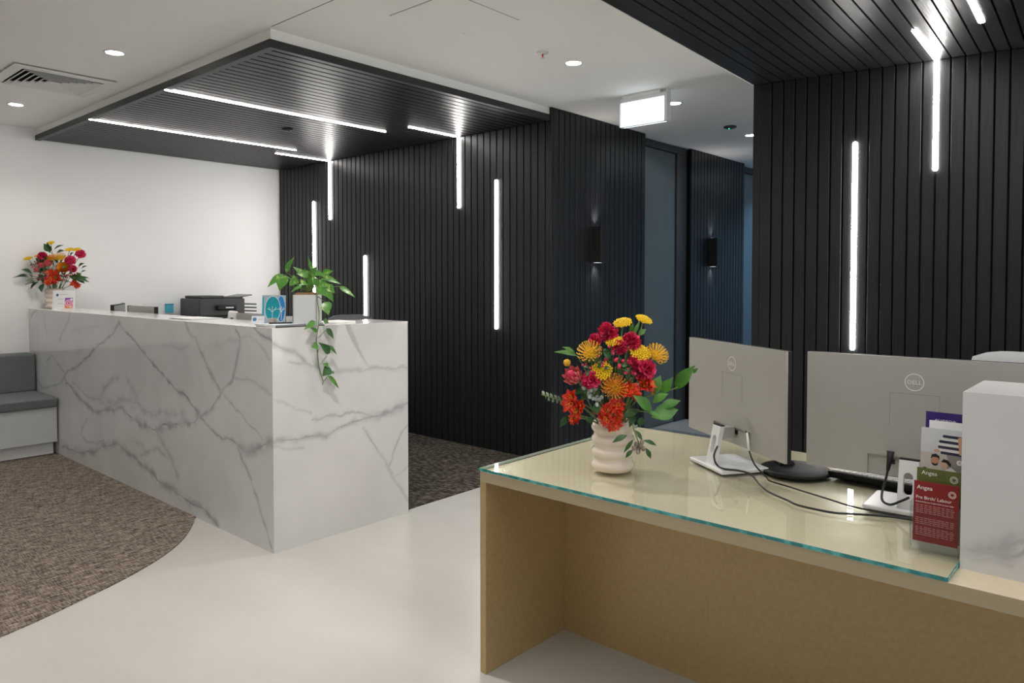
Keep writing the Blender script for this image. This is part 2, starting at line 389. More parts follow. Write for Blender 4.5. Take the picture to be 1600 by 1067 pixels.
cr = thing('ceiling_right', 'dropped soffit of black timber slats above the desk', 'soffit', (0, 0, 0)); cr['kind'] = 'structure'
def soff(t0, t1, z0, z1, back=5.6, inset=0.0):
    a, b = wl(t0, inset), wl(t1, inset)
    return prism([a, a - SD * back, b - SD * (back + .9), b], z0, z1)
obj('backing', soff(0, LW, ZS + .018, ZC - .001), BLACKGAP, cr)
obj('bulkhead', soff(-.006, 0, ZS, ZC - .001), WHITE, cr)
obj('slat', soff(0.003, T0 - .0045, ZS + .002, ZS + .02), SLAT_SHEEN, cr)
for k in range(int((LW - T0) / RP) - 12): obj('slat', soff(T0 + k * RP + .0045, T0 + (k + 1) * RP - .0045, ZS + .002, ZS + .02), SLAT_SHEEN, cr)

# carpets
arc = [(1.994, 4.298), (1.926, 4.185), (1.799, 4.01), (1.663, 3.875), (1.523, 3.77), (1.338, 3.661), (1.184, 3.59), (.991, 3.505), (.809, 3.44), (.5, 3.36), (.1, 3.32), (-.6, 3.36), (-3.2, 3.9)]
arc = [tuple(q[:2]) for q in smooth_path([(x, y, 0) for x, y in arc], 4)]
tag(obj('carpet', prism([(XC1, 4.32)] + [(XC1, YW), (-3.2, YW)][0:2] + arc[::-1], .0, .006), CARP1), 'brown woven carpet with curved edge in front of the bench', 'carpet', kind='structure')
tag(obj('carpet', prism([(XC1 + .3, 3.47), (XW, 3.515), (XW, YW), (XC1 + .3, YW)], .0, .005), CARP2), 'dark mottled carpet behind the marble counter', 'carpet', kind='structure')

# ------------------------------------------------------------------ lamps
def spot(name, parent, loc, watts, col, size=.07, spread=130, rot=(0, 0, 0)):
    l = bpy.data.lights.new(name, 'AREA'); l.shape = 'DISK'; l.size = size; l.energy = watts; l.color = col; l.spread = math.radians(spread)
    o = bpy.data.objects.new(name, l); C.objects.link(o); o.parent = parent; o.location = loc; o.rotation_euler = rot; return o
def downlight(x, y, label, watts=DOWN, col=(1, .94, .87), lens=None, z=ZC):
    t = thing('downlight', label, 'downlight', (x, y, z), group='recessed ceiling downlights')
    obj('trim_ring', lathe([(.046, -.001), (.058, -.001), (.058, -.004), (.050, -.006), (.045, -.002)], 28, False), MWHITE, t, smooth=True)
    obj('lens', lathe([(.046, -.0015), (.001, -.0015)], 24, True), lens or DLM, t)
    spot('lamp', t, (0, 0, -.008), watts, col)
downlight(1.711, 4.631, 'round recessed downlight right of the air vent')
downlight(1.709, 6.544, 'round recessed downlight above the bench, left of the air vent')
downlight(3.659, 2.741, 'round recessed downlight beside the sprinkler head', 15)
downlight(4.987, 2.787, 'round recessed downlight just behind the illuminated sign', COOL, (.78, .90, 1), DLC)
downlight(6.54, 2.871, 'round recessed downlight deepest in the corridor', COOL, (.70, .86, 1), DLC)
downlight(8.6, 2.9, 'added unseen blue lamp at the hidden end of the corridor', COOL * 6, (.30, .62, 1), DLC)  # added lamp standing in for unseen blue light at the corridor end
for x, y, lab in ((1.7, 2.7, 'round recessed downlight above the cream floor in front of the desk'), (-.2, 2.7, 'added unseen downlight left of the camera'), (-.2, 4.6, 'added unseen downlight above the middle of the brown carpet'),
                  (-.2, 6.5, 'added unseen downlight above the bench, left of the picture'), (-1.8, 2.7, 'added unseen downlight behind the camera'), (-1.8, 5.4, 'added unseen downlight over the far left end of the carpet')):
    downlight(x, y, lab, DOWN * (3.4 if (x, y) == (1.7, 2.7) else 1))  # all but the first are unseen lamps added for general brightness

def bar(name, x, y, z, w_, l, axis, label, ang_=0, joined=None):
    """LED strip: diffuser with rounded ends; axis z = upright on a wall, x = on the ceiling"""
    t = thing(name, label, 'light strip', (x, y, z), ang_, 'recessed LED light strips')
    n = 8; pts = [(w_ / 2 * math.cos(a), l / 2 - w_ / 2 + w_ / 2 * math.sin(a)) for a in [math.pi * i / n for i in range(n + 1)]]
    pts += [(-a, -b) for a, b in pts]
    me = prism(pts, 0, .009 if axis == 'z' else .003)
    if axis == 'z':   # faces -x
        me.transform(Matrix(((0, 0, -1, 0), (-1, 0, 0, 0), (0, 1, 0, l / 2), (0, 0, 0, 1))))
    else:             # faces down, runs along x
        me.transform(Matrix(((0, 1, 0, 0), (1, 0, 0, 0), (0, 0, -1, 0), (0, 0, 0, 1))))
    obj('diffuser', me, LEDM, t)
    return t
LWD = .027
for k, z0, z1, lab in ((26, 2.05, ZS, 'upright light strip meeting the ceiling, leftmost on the slat wall'), (0, 2.045, ZS, 'upright light strip meeting the ceiling in the middle of the slat wall'),
                       (30, 1.04, 2.262, 'tall light strip behind the potted trailing plant'), (18, .445, 1.669, 'low light strip ending behind the marble counter top'),
                       (-6, 1.02, 2.251, 'tall free light strip, rightmost on the slat wall behind the counter')):
    bar('light_strip', XW - .001, YG(k), z0, LWD, z1 - z0, 'z', lab)
for k, x0, x1, lab in ((4, 2.098, 3.905, 'long ceiling light strip nearest the soffit front corner'), (22, 2.092, 3.89, 'long ceiling light strip nearest the white wall'),
                       (26, 3.845, XW, 'short ceiling light strip turning down the wall on the left'), (0, 3.90, XW, 'short ceiling light strip turning down the wall in the middle')):
    bar('light_strip', (x0 + x1) / 2, YG(k), ZS + .001, LWD, x1 - x0, 'x', lab)
for k, z0, z1, lab in ((7, 1.006, 2.241, 'tall light strip on the right slat wall above the monitors'), (13, 2.036, ZS, 'short upright light strip on the right wall meeting the ceiling'),
                       (53, .36, 1.59, 'tall light strip on the right slat wall beyond the picture')):
    q = wl(T0 + k * RP, .001); bar('light_strip', q[0], q[1], z0, LWD, z1 - z0, 'z', lab, math.atan2(WN[1], WN[0]) + math.pi)
for k, f, l, lab in ((13, 0.0, .64, 'short ceiling light strip joining the upright one on the right'), (17, .575, 1.8, 'ceiling light strip cut off by the top right edge')):
    q = wl(T0 + k * RP) - SD * (f + l / 2); bar('light_strip', q[0], q[1], ZS + .001, LWD, l, 'x', lab, cang)

for k, x0, l, lab in ((15, .3, 1.8, 'added unseen light strip above the camera, second from the white ceiling'), (29, 1.3, 1.8, 'added unseen light strip above the marble upstand'), (24, .4, 1.8, 'added unseen light strip above the camera, over the desk'), (6, -.2, 1.8, 'added unseen light strip above the camera, nearest the white ceiling'), (34, .2, 1.8, 'added unseen light strip above the camera, far right'), (34, 2.6, 1.8, 'added unseen light strip right of the picture')):  # unseen strips added to brighten the desk, counter end and monitor backs
    q = wl(T0 + k * RP); q = q - SD * (q[0] - x0 - l / 2); bar('light_strip', q[0], q[1], ZS + .001, LWD, l, 'x', lab, cang)
# illuminated sign hanging from the ceiling
t = thing('exit_sign', 'white illuminated box sign hanging from the ceiling', 'sign', (4.57, 2.795, ZC))
SIGN = mat('lit_sign_panel', (.9, .95, 1), .4, emit=((.82, .93, 1), 1.5))
obj('mount_bar', box(-.03, .03, -.14, .17, -.022, 0, .003), MWHITE, t)
obj('body', box(-.012, .022, -.185, .195, -.222, -.02, .003), MWHITE, t)
obj('side_cap', box(-.02, .03, -.196, -.185, -.224, -.002, .002), SILV2, t)
obj('side_cap', box(-.02, .03, .195, .20, -.224, -.05, .002), SILV2, t)
obj('lit_panel', box(-.018, -.0125, -.166, .188, -.224, -.052, .002), SIGN, t)
obj('lit_panel', box(.0225, .028, -.166, .188, -.224, -.052, .002), SIGN, t)
SCL = mat('wall_light_lens', (1, 1, 1), .5, emit=((1, .95, .9), 1.2))
# wall up-and-down lights
for x, y, lab in ((5.04, 3.552, 'black up and down wall light on the near corridor block'), (7.24, 3.61, 'black up and down wall light on the far corridor block')):
    t = thing('wall_light', lab, 'wall light', (x, y, 1.57), group='corridor wall lights')
    obj('body', box(-.05, .05, -.10, 0, 0, .30, .004), BLACKP, t)
    for z, rx in ((.3005, math.pi), (-.0005, 0)):
        obj('lens', box(-.03, .03, -.05, -.012, z - .001, z + .001), SCL, t)
        spot('lamp', t, (0, -.03, z + (.004 if rx else -.004)), .5, (1, .92, .85), .03, 90, (rx, 0, 0))

# ceiling fittings
t = thing('air_vent', 'square white louvred air vent in the ceiling', 'air vent', (1.672, 5.585, ZC))
obj('plenum', box(-.24, .24, -.24, .24, -.002, -.0005), BLACKGAP, t)
def ring(a, b, z0, z1):
    vs = [(sx * a, sy * a, z0) for sx, sy in ((-1, -1), (1, -1), (1, 1), (-1, 1))] + [(sx * b, sy * b, z1) for sx, sy in ((-1, -1), (1, -1), (1, 1), (-1, 1))]
    vs += [(x, y, z + .0035) for x, y, z in vs]
    fs = []
    for i in range(4):
        j = (i + 1) % 4; fs += [[i, j, 4 + j, 4 + i], [8 + i, 12 + i, 12 + j, 8 + j], [i, 8 + i, 8 + j, j], [4 + i, 4 + j, 12 + j, 12 + i]]
    return pyd(vs, fs)
obj('frame', ring(.295, .235, -.010, -.016), MWHITE, t)
for i in range(6):
    a = .225 - i * .036; obj('louvre', ring(a, a - .026, -.022, -.006), MWHITE, t)
obj('centre_plate', box(-.02, .02, -.02, .02, -.016, -.012), MWHITE, t)
t = thing('access_panel', 'flush square access panel in the white ceiling', 'access panel', (2.638, 2.728, ZC))
obj('gap', box(-.242, .242, -.225, .225, -.0008, .001), mat('panel_gap', (.25, .245, .235), .8), t)
obj('panel', box(-.238, .238, -.2215, .2215, -.0025, 0), CEIL, t)
obj('lock', lathe([(.001, -.004), (.007, -.004), (.007, -.002)], 12), MWHITE, t, (.19, .13, 0))
t = thing('sprinkler_head', 'small sprinkler head with red bulb in the ceiling', 'sprinkler', (3.376, 2.754, ZC))
obj('escutcheon', lathe([(.034, 0), (.032, -.006), (.012, -.009)], 20), SILV2, t, smooth=True)
obj('bulb', lathe([(.004, -.010), (.005, -.018), (.004, -.028)], 10), mat('red_glass_bulb', (.55, .03, .01), .1), t)
obj('deflector', lathe([(.014, -.032), (.015, -.034), (.004, -.036)], 14), SILV2, t)
t = thing('smoke_detector', 'flat ceiling sensor with green light in the corridor', 'detector', (6.058, 2.845, ZC))
obj('body', lathe([(.055, 0), (.053, -.012), (.03, -.02), (.001, -.022)], 24), DARKG, t, smooth=True)
obj('indicator', lathe([(.006, -.02), (.005, -.026), (.001, -.028)], 10), mat('green_light', (0, .5, .25), .3, emit=((0, 1, .5), 2)), t, (-.02, 0, 0))
t = thing('smoke_detector', 'small black sensor set into the slatted soffit', 'detector', (3.295, 5.366, ZS))
obj('body', lathe([(.045, .001), (.043, -.010), (.02, -.016), (.001, -.017)], 24), BLACKP, t, smooth=True)
obj('indicator', lathe([(.006, -.012), (.004, -.018), (.001, -.019)], 10), SILV2, t, (.02, -.02, 0))

# ------------------------------------------------------------------ marble counter
def zv(pts, s_, ox, oy): return [(ox + x / s_, oy + y / s_) for x, y in pts]
def long_face(pts): return [((atx(u, v, XC1)[1] - YC0), atx(u, v, XC1)[2]) for u, v in pts]
def end_face(pts): return [((aty(u, v, YC0)[0] - XC1), aty(u, v, YC0)[2]) for u, v in pts]
A7 = lambda *p: long_face(zv(p, 3.5556, 0, 460))
A9 = lambda *p: long_face(zv(p, 3.5556, 0, 690))
LV = [(A7((665, 160), (640, 200), (590, 250), (545, 285), (500, 340), (470, 365), (420, 410), (380, 425), (360, 450)), .012, .75),
      (A7((665, 160), (700, 205), (740, 255), (780, 300), (830, 365), (880, 420), (920, 460), (980, 520), (1030, 570), (1085, 640), (1100, 670)), .014, .85),
      (A7((1100, 670), (1090, 690), (1040, 720), (1000, 715), (960, 715), (910, 725), (880, 750), (860, 760), (820, 745), (780, 720), (740, 685), (690, 640)), .024, .8),
      (A7((360, 450), (365, 490), (410, 540), (450, 575), (490, 620), (520, 655), (560, 655), (610, 640), (660, 630), (690, 640)), .02, .75),
      (A7((400, 490), (440, 520), (490, 565), (530, 585), (560, 580), (580, 520), (620, 480), (660, 460)), .02, .45),
      (A7((560, 600), (620, 600), (690, 580), (760, 600), (800, 660), (850, 665), (930, 660), (1020, 660)), .03, .42),
      (A7((700, 450), (730, 520), (770, 580)), .03, .3),
      (A7((1100, 670), (1160, 740), (1210, 785), (1270, 810), (1330, 840)), .010, .7),
      (A7((1330, 840), (1360, 870), (1390, 880), (1430, 860), (1480, 835), (1512, 820)), .026, .9),
      (A7((1030, 155), (1060, 230), (1090, 250), (1110, 310), (1130, 340), (1150, 410), (1180, 460), (1210, 500), (1230, 530)), .014, .6),
      (A7((1310, 190), (1335, 230), (1330, 300), (1310, 390), (1280, 480), (1240, 530), (1220, 570), (1160, 640), (1110, 690)), .012, .65),
      (A7((1290, 455), (1360, 475), (1430, 500), (1490, 535), (1512, 552)), .010, .4),
      (A7((1410, 188), (1450, 228), (1500, 255), (1512, 262)), .012, .85), (A7((1380, 240), (1440, 280), (1500, 350)), .01, .3),
      (A7((1250, 570), (1320, 650), (1380, 715), (1430, 770), (1470, 810)), .007, .5),
      (A7((860, 760), (890, 800), (920, 850), (950, 910), (970, 970), (990, 1030)), .02, .5),
      (A7((345, 840), (400, 865), (450, 880), (520, 880), (570, 850), (620, 830), (660, 830), (700, 860), (740, 900), (790, 950), (840, 1000)), .024, .75),
      (A9((840, 170), (880, 230), (950, 270), (1010, 310), (1080, 350), (1130, 370), (1170, 420), (1210, 465)), .024, .8),
      (A9((1325, 30), (1350, 110), (1395, 190), (1420, 290), (1450, 400), (1480, 480), (1515, 590)), .012, .7),
      (A7((480, 690), (455, 740), (450, 780), (490, 820), (530, 830), (580, 820)), .014, .45),
      (A7((780, 890), (840, 870), (880, 860), (940, 920), (960, 960)), .016, .45), (A7((730, 800), (780, 840), (820, 880)), .02, .3),
      (A7((360, 455), (340, 490), (270, 515), (230, 510), (210, 480)), .010, .55), (A7((360, 440), (330, 400), (290, 340), (255, 375)), .010, .5),
      (A7((230, 80), (245, 130), (258, 230)), .008, .45), (A7((390, 95), (370, 160), (345, 210), (330, 260)), .016, .5), (A7((205, 85), (175, 120)), .008, .7),
      (A7((900, 270), (960, 280), (1000, 310), (1050, 290)), .010, .3), (A7((400, 210), (460, 190), (560, 180)), .012, .22), (A7((1200, 280), (1290, 260), (1370, 235)), .012, .25)]
B8 = lambda *p: end_face(zv(p, 2.963, 330, 600))
B6 = lambda *p: end_face(zv(p, 4.4444, 300, 380))
EV = [(B8((282, 272), (340, 260), (400, 255), (460, 250), (520, 240), (560, 220), (620, 190), (670, 165)), .016, .75),
      (B8((670, 165), (730, 145), (790, 140), (840, 130), (880, 105), (915, 83)), .024, .75),
      (B8((282, 60), (330, 75), (390, 115), (460, 130)), .008, .3), (B8((465, 155), (490, 165), (560, 150), (600, 145), (650, 120), (700, 125), (750, 140)), .010, .5),
      (B8((710, 200), (760, 290), (820, 380), (850, 440), (905, 545)), .010, .38), (B8((912, 185), (880, 230), (850, 290), (825, 370)), .007, .55), (B8((850, 430), (890, 400), (915, 370)), .006, .25),
      (B8((282, 285), (340, 300), (430, 300)), .008, .35),
      (B6((552, 703), (600, 720), (650, 745), (720, 765), (790, 810), (840, 850), (880, 870)), .014, .6), (B6((660, 825), (720, 840), (800, 830), (830, 860)), .008, .4),
      (B6((980, 890), (1000, 880), (1080, 870), (1180, 862), (1290, 870), (1500, 868)), .012, .42)]
t = thing('reception_counter', 'white veined marble reception counter, L-shaped, in front of black slats', 'counter', (0, 0, 0))
obj('front_panel', veined_grid((XC1, YC0), (XC1, YW - .001), 0, HC, LV), MARBLE, t)
obj('end_panel', veined_grid((XC1, YC0), (XC2, YC0), 0, HC, EV), MARBLE, t)
CTOP = mat('white_stone_top', (.74, .735, .725), .12, spec=.5)
obj('counter_top', prism([(XC1 + .001, YC0 + .001), (XC2, YC0 + .001), (XC2, YC0 + .36), (XC1 + .325, YC0 + .36), (XC1 + .325, YW - .002), (XC1 + .001, YW - .002)], HC - .02, HC), CTOP, t)
obj('core', prism([(XC1 + .002, YC0 + .002), (XC2 - .001, YC0 + .002), (XC2 - .001, YC0 + .30), (XC1 + .27, YC0 + .30), (XC1 + .27, YW - .003), (XC1 + .002, YW - .003)], .0055, HC - .02), CTOP, t)
t = thing('staff_desk', 'white staff desk hidden behind the marble counter', 'desk', (XC1 + .335, 3.9, 0))
obj('desk_top', box(0, .75, 0, 3.2, .70, .73, .003), CTOP, t)
obj('leg_panel', box(.02, .72, 0, .03, .005, .70), CTOP, t); obj('leg_panel', box(.02, .72, 3.17, 3.2, .005, .70), CTOP, t)

# ------------------------------------------------------------------ bench
t = thing('bench_seat', 'grey upholstered bench with white base against the white wall', 'bench', (0, 0, 0))
BX0, BX1 = -1.9, 2.003
obj('plinth', box(BX0 + .03, BX1 - .012, 6.80, YW - .002, .006, .115), MWHITE, t)
obj('base', box(BX0, BX1, 6.735, YW - .002, .11, .395, .002), mat('pale_grey_laminate', (.60, .62, .62), .5), t)
obj('seat_cushion', box(BX0, BX1, 6.70, 7.30, .397, .475, .014, 3), GREYF, t)
obj('back_cushion', box(BX0, BX1, 7.255, YW - .004, .47, .795, .018, 3), GREYF, t)

# ------------------------------------------------------------------ front desk
t = thing('reception_desk', 'champagne gold reception desk with open knee space', 'desk', (0, 0, 0))
YE = -1.6
TT = .735
obj('desk_top', box(XD1, XD2, YE, YD, TT - .036, TT, .001), GOLDTOP, t)
obj('front_edge', box(XD1 - .0015, XD1 + .001, YE, YD - .001, TT - .037, TT - .0005), mat('champagne_lit_edge', (.47, .385, .25), .38, metal=.25), t)  # greyer copy of the gold; lack of interreflection outside put into colour
obj('side_panel', box(XD1 - .001, XD2, YD - .028, YD + .0005, 0, TT - .0365, .0008), GOLD, t)
obj('modesty_panel', box(2.352, 2.372, YE, YD - .0285, 0, TT - .0365), GOLD, t)
obj('side_panel', box(XD1, XD2, YE, YE + .03, 0, TT - .0365, .001), GOLD, t)
YGL = .356
t = thing('glass_sheet', 'clear glass sheet with teal edge covering the gold desk', 'glass top', (0, 0, 0))
obj('pane', box(XD1 - .001, XD2, YGL, YD + .002, TT + .0006, HD - .0002), GLASS, t)
obj('polished_edge', box(XD1 - .003, XD1 - .001, YGL, YD + .004, TT + .001, HD - .0004), GEDGE, t)
obj('polished_edge', box(XD1 - .001, XD2, YGL - .002, YGL, TT + .001, HD - .0004), GEDGE, t)
obj('polished_edge', box(XD1 - .001, XD2, YD + .002, YD + .004, TT + .001, HD - .0004), mat('pale_glass_edge', (.52, .60, .56), .15), t)
HX0, HX1, HY = 2.005, 2.272, .352
ZH = 1.158
def hob_face(pts): return [(HY - atx(u, v, HX0)[1], atx(u, v, HX0)[2]) for u, v in pts]
H6 = lambda *p: hob_face(zv(p, 3.5556, 1380, 580))
HV = [(H6((432, 975), (520, 968), (600, 960), (700, 935), (800, 900), (900, 850)), .016, .55), (H6((540, 985), (620, 992), (710, 990), (790, 960)), .012, .5), (H6((440, 1010), (560, 1030), (680, 1040)), .008, .25),
      ([(.25, .75), (.6, 1.0), (.9, .9), (1.4, 1.1)], .02, .5)]
t = thing('marble_hob', 'white marble upstand block at the right end of the desk', 'counter', (0, 0, 0))
obj('front_panel', veined_grid((HX0, HY), (HX0, YE), TT, ZH, HV), MARBLE, t)
obj('counter_top', box(HX0 + .0005, HX1, YE, HY - .0005, ZH - .02, ZH, .0008), CTOP, t)
obj('core', box(HX0 + .001, HX1 - .001, YE + .001, HY - .001, TT + .0005, ZH - .02), CTOP, t)

# ------------------------------------------------------------------ monitors, keyboard, cables
def cyl_z(r, z0, z1, n=24): return lathe([(r, z0), (r, z1)], n)
def monitor(label, loc, rz, wdt=.615, hgt=.364, zb=.082, detail=True, stand_x=0):
    """local: +y is the back of the screen (towards the visitor), x along the panel, z up from the desk"""
    t = thing('computer_monitor', label, 'monitor', loc, rz)
    nw, nh = .125, .062
    c = stand_x; zt = zb + hgt; x0, x1 = -wdt / 2, wdt / 2
    outl = [(x0, zb), (c - nw, zb), (c - nw, zb + nh), (c + nw, zb + nh), (c + nw, zb), (x1, zb), (x1, zt), (x0, zt)] if detail else [(x0, zb), (x1, zb), (x1, zt), (x0, zt)]
    me = prism(outl, 0, .009); me.transform(Matrix(((1, 0, 0, 0), (0, 0, 1, 0), (0, 1, 0, 0), (0, 0, 0, 1))))
    obj('back_shell', me, SILVER, t)
    obj('bezel', box(x0, x1, -.016, -.0005, zb - .002, zt + .001, .002), BLACKP, t)
    obj('screen', box(x0 + .008, x1 - .008, -.0168, -.016, zb + .02, zt - .008), mat('dark_screen', (.01, .012, .016), .1), t)
    if detail:
        obj('port_recess', box(c - nw, c + nw, -.0004, .001, zb, zb + nh), SILVER, t)
        for dx in (-.03, .02, .05): obj('port', box(c + dx, c + dx + .014, .001, .004, zb + .038, zb + .052), BLACKP, t)
        MBp = MB(); R = .026; n = 28
        for k in range(n):
            a, b = 2 * math.pi * k / n, 2 * math.pi * (k + 1) / n
            q = [(math.cos(a) * R, math.sin(a) * R), (math.cos(b) * R, math.sin(b) * R), (math.cos(b) * (R - .0025), math.sin(b) * (R - .0025)), (math.cos(a) * (R - .0025), math.sin(a) * (R - .0025))]
            MBp.add([(c + x, .0095, zb + hgt * .80 + z) for x, z in q], [[0, 1, 2, 3]])
        lg = MBp.build('logo_ring', LOGO, t)
        text('logo_lettering', 'DELL', .0175, LOGO, lg, (c, .0096, zb + hgt * .80 - .006), (math.pi / 2, 0, math.pi), 'CENTER')
        m2 = MB()
        for a in ((c - .066, c + .066, zb + hgt * .70, zb + hgt * .70 + .0012), (c - .066, c - .0648, zb + hgt * .42, zb + hgt * .70), (c + .0648, c + .066, zb + hgt * .42, zb + hgt * .70)):
            m2.box(a[0], a[1], .0085, .0093, a[2], a[3])
        m2.build('cover_seam', mat('seam', (.22, .215, .20), .6), t)
    # stand: base plate, column with oval cable hole
    bp = obj('stand_base', box(c - .115, c + .115, -.075, .115, .001, .014, .004, 2), SILV2, t)
    obj('base_underside', box(c - .112, c + .112, -.072, .112, 0, .002), BLACKP, t)
    z0, z1, hw = .012, (.151 if detail else zb + .1), .026; outer = [(-hw, z0), (hw, z0), (hw, z1), (-hw, z1)]
    zc_, rr, hh = .084, .0125, .020; n = 8
    hole = [(rr * math.cos(a), zc_ + hh + rr * math.sin(a)) for a in [math.pi * i / n for i in range(n + 1)]] + [(-rr * math.cos(a), zc_ - hh - rr * math.sin(a)) for a in [math.pi * i / n for i in range(n + 1)]]
    bm = bmesh.new()
    ov = [bm.verts.new((x, 0, z)) for x, z in outer]; hv = [bm.verts.new((x, 0, z)) for x, z in hole]
    es = [bm.edges.new((ov[i], ov[(i + 1) % 4])) for i in range(4)] + [bm.edges.new((hv[i], hv[(i + 1) % len(hv)])) for i in range(len(hv))]
    bmesh.ops.triangle_fill(bm, use_beauty=True, edges=es)
    r = bmesh.ops.extrude_face_region(bm, geom=bm.faces[:]); bmesh.ops.translate(bm, vec=(0, .016, 0), verts=[e for e in r['geom'] if isinstance(e, bmesh.types.BMVert)])
    bmesh.ops.recalc_face_normals(bm, faces=bm.faces[:]); me = bpy.data.meshes.new('col'); bm.to_mesh(me); bm.free()
    me.transform(Matrix.Shear('XZ', 4, (0, 0)) if False else Matrix(((1, 0, 0, c), (0, 1, -.22, .085), (0, 0, 1, 0), (0, 0, 0, 1))))
    obj('stand_column', me, SILV2, t)
    obj('column_cap', box(c - hw, c + hw, .085 - .22 * z1, .101 - .22 * z1, z1, z1 + .004), BLACKP, t)
    obj('arm', box(c - .02, c + .02, .008, .087 - .22 * z1, z1 - .045, z1 - .005), SILVER, t)
    if not detail:
        for q in (x0, x1 - .008): obj('edge_cap', box(q - .001, q + .009, -.017, .011, zb, zt + .002), BLACKP, t)
    return t
P_R, P_L = np.array([2.356, .901]), np.array([2.704, 1.428])
mc = (P_R + P_L) / 2; d1 = P_L - P_R
# local x axis points so that local +y faces the visitor side (-X)
m1 = monitor('silver backed monitor turned at an angle, left on the gold desk', (mc[0], mc[1], HD), math.atan2(d1[1], d1[0]), np.linalg.norm(d1))
m2 = monitor('silver backed monitor square to the desk, beside the leaflets', (2.424, .549, HD), math.radians(93), .615)
for lab, a, b, top in (('grey monitor top peeking over counter, square to it, at left', (2.425, 5.83), (2.425, 6.35), 1.216),
                       ('grey monitor top peeking over counter beside the teal sign', (2.435, 4.12), (2.435, 4.64), 1.207)):
    a, b = np.array(a), np.array(b); m_ = (a + b) / 2; d = b - a
    monitor(lab, (m_[0], m_[1], .73), math.atan2(d[1], d[0]), np.linalg.norm(d), .32, top - .73 - .32, False)
def _wd(dep, u): return (CP + ray(u, 438) * dep)[:2]
a, b = _wd(6.2, 174), _wd(6.72, 191.5); m_ = (a + b) / 2; d = b - a
monitor('grey monitor top turned away behind the leftmost monitor', (m_[0], m_[1], .73), math.atan2(d[1], d[0]), np.linalg.norm(d), .32, .165, False)

# small screen on a round black base, behind the angled monitor
t = thing('customer_display', 'round black stand base beside the keyboard, behind the angled monitor', 'stand', (2.60, .965, HD))
obj('stand_base', lathe([(.118, 0), (.122, .006), (.116, .012), (.06, .016), (.001, .017)], 40), BLACKP, t, smooth=True)
mb = MB().tube(smooth_path([(.0, .03, .012), (.03, .06, .03), (.07, .11, .06), (.09, .17, .12), (.10, .19, .2)], 4), [.03, .026, .022, .02, .02, .02, .02, .02, .02, .02, .02, .02, .02, .018, .018, .018, .018], 10)
mb.build('neck', BLACKP, t, True)
obj('display', box(-.006, .006, -.09, .09, 0, .13, .004), BLACKP, t, (.105, .19, .15), (0, -.25, .3))

t = thing('keyboard', 'black keyboard with LED glare painted on its keys under the square monitor', 'keyboard', (2.60, .85, HD), math.radians(-93.5))
KW, KD = .44, .135
me = pyd([(0, 0, .0), (KW, 0, 0), (KW, KD, 0), (0, KD, 0), (0, -.012, .024), (KW, -.012, .024), (KW, KD, .010), (0, KD, .010)], [[3, 2, 1, 0], [4, 5, 6, 7], [0, 1, 5, 4], [1, 2, 6, 5], [2, 3, 7, 6], [3, 0, 4, 7]])
obj('case', me, BLACKP, t)
key = box(-.0083, .0083, -.0085, .0085, 0, .007, .0015)
for r in range(5):
    for c_ in range(22):
        y = .008 + r * .024; obj('key', key, KEYGLARE if (c_ < 7 or r == 0) else BLACKP, t, (.018 + c_ * .0193, y, .0215 - y * .104), (-.104, 0, 0))  # left keys and far row carry the painted glare

def cable(label, pts, r=.0028, name='cable'):
    t = thing(name, label, 'cable', pts[0])
    p = [np.array(q, float) - np.array(pts[0], float) for q in pts]
    MB().tube(smooth_path(p, 7), r, 8).build('cord', CABLE, t, True); return t
Z = HD + .004
h1 = atd(1121, 697, 2.55)
t = cable('thicker black cable looping through the angled monitor stand across the glass', [h1, atd(1115.5, 712, 2.53), atd(1120, 726, 2.50), (2.39, 1.135, HD + .02), (2.405, 1.085, HD + .019), (2.385, 1.035, HD + .019), (2.34, .985, Z), (2.276, .93, Z), (2.225, .85, Z), (2.195, .80, Z), (2.192, .708, Z), (2.215, .662, Z), (2.262, .575, Z), (2.29, .47, Z), (2.4, .3, Z)], .0034)
h2 = atd(1167, 668, 2.60)
t = cable('thin black cable hanging from the angled monitor and trailing right', [h2, atd(1168.5, 690, 2.575), atd(1171, 706, 2.56), atd(1180, 727, 2.52), (2.43, 1.00, HD + .008), (2.402, .975, Z), (2.375, .90, Z), (2.358, .86, Z), (2.325, .77, Z), (2.292, .685, Z), (2.285, .60, Z), (2.293, .48, Z), (2.36, .36, Z), (2.42, .28, Z)], .0028)
sl_ = MB().tube([np.array(atd(1167.5, 676, 2.575)) - h2, np.array(atd(1170, 704, 2.55)) - h2], .0042, 8); sl_.build('white_sleeve', PAPER, t, True)
MB().tube([np.array(atd(1167, 664, 2.60)) - h2, np.array(atd(1168, 677, 2.585)) - h2], .0065, 8).build('plug', BLACKP, t, True)
q = (2.400, .588)
t = cable('black power cable dropping from the square monitor onto its white base', [(2.395, .605, .905), (2.385, .607, .87), (2.372, .611, .83), (2.355, .616, .795), (2.335, .610, .772), (2.322, .585, .768), (2.318, .556, .785), (2.316, .535, .80)], .0036)
MB().tube([(0, 0, .004), (-.006, .001, -.022), (-.016, .003, -.052)], [.011, .008, .005], 8).build('plug', BLACKP, t, True)

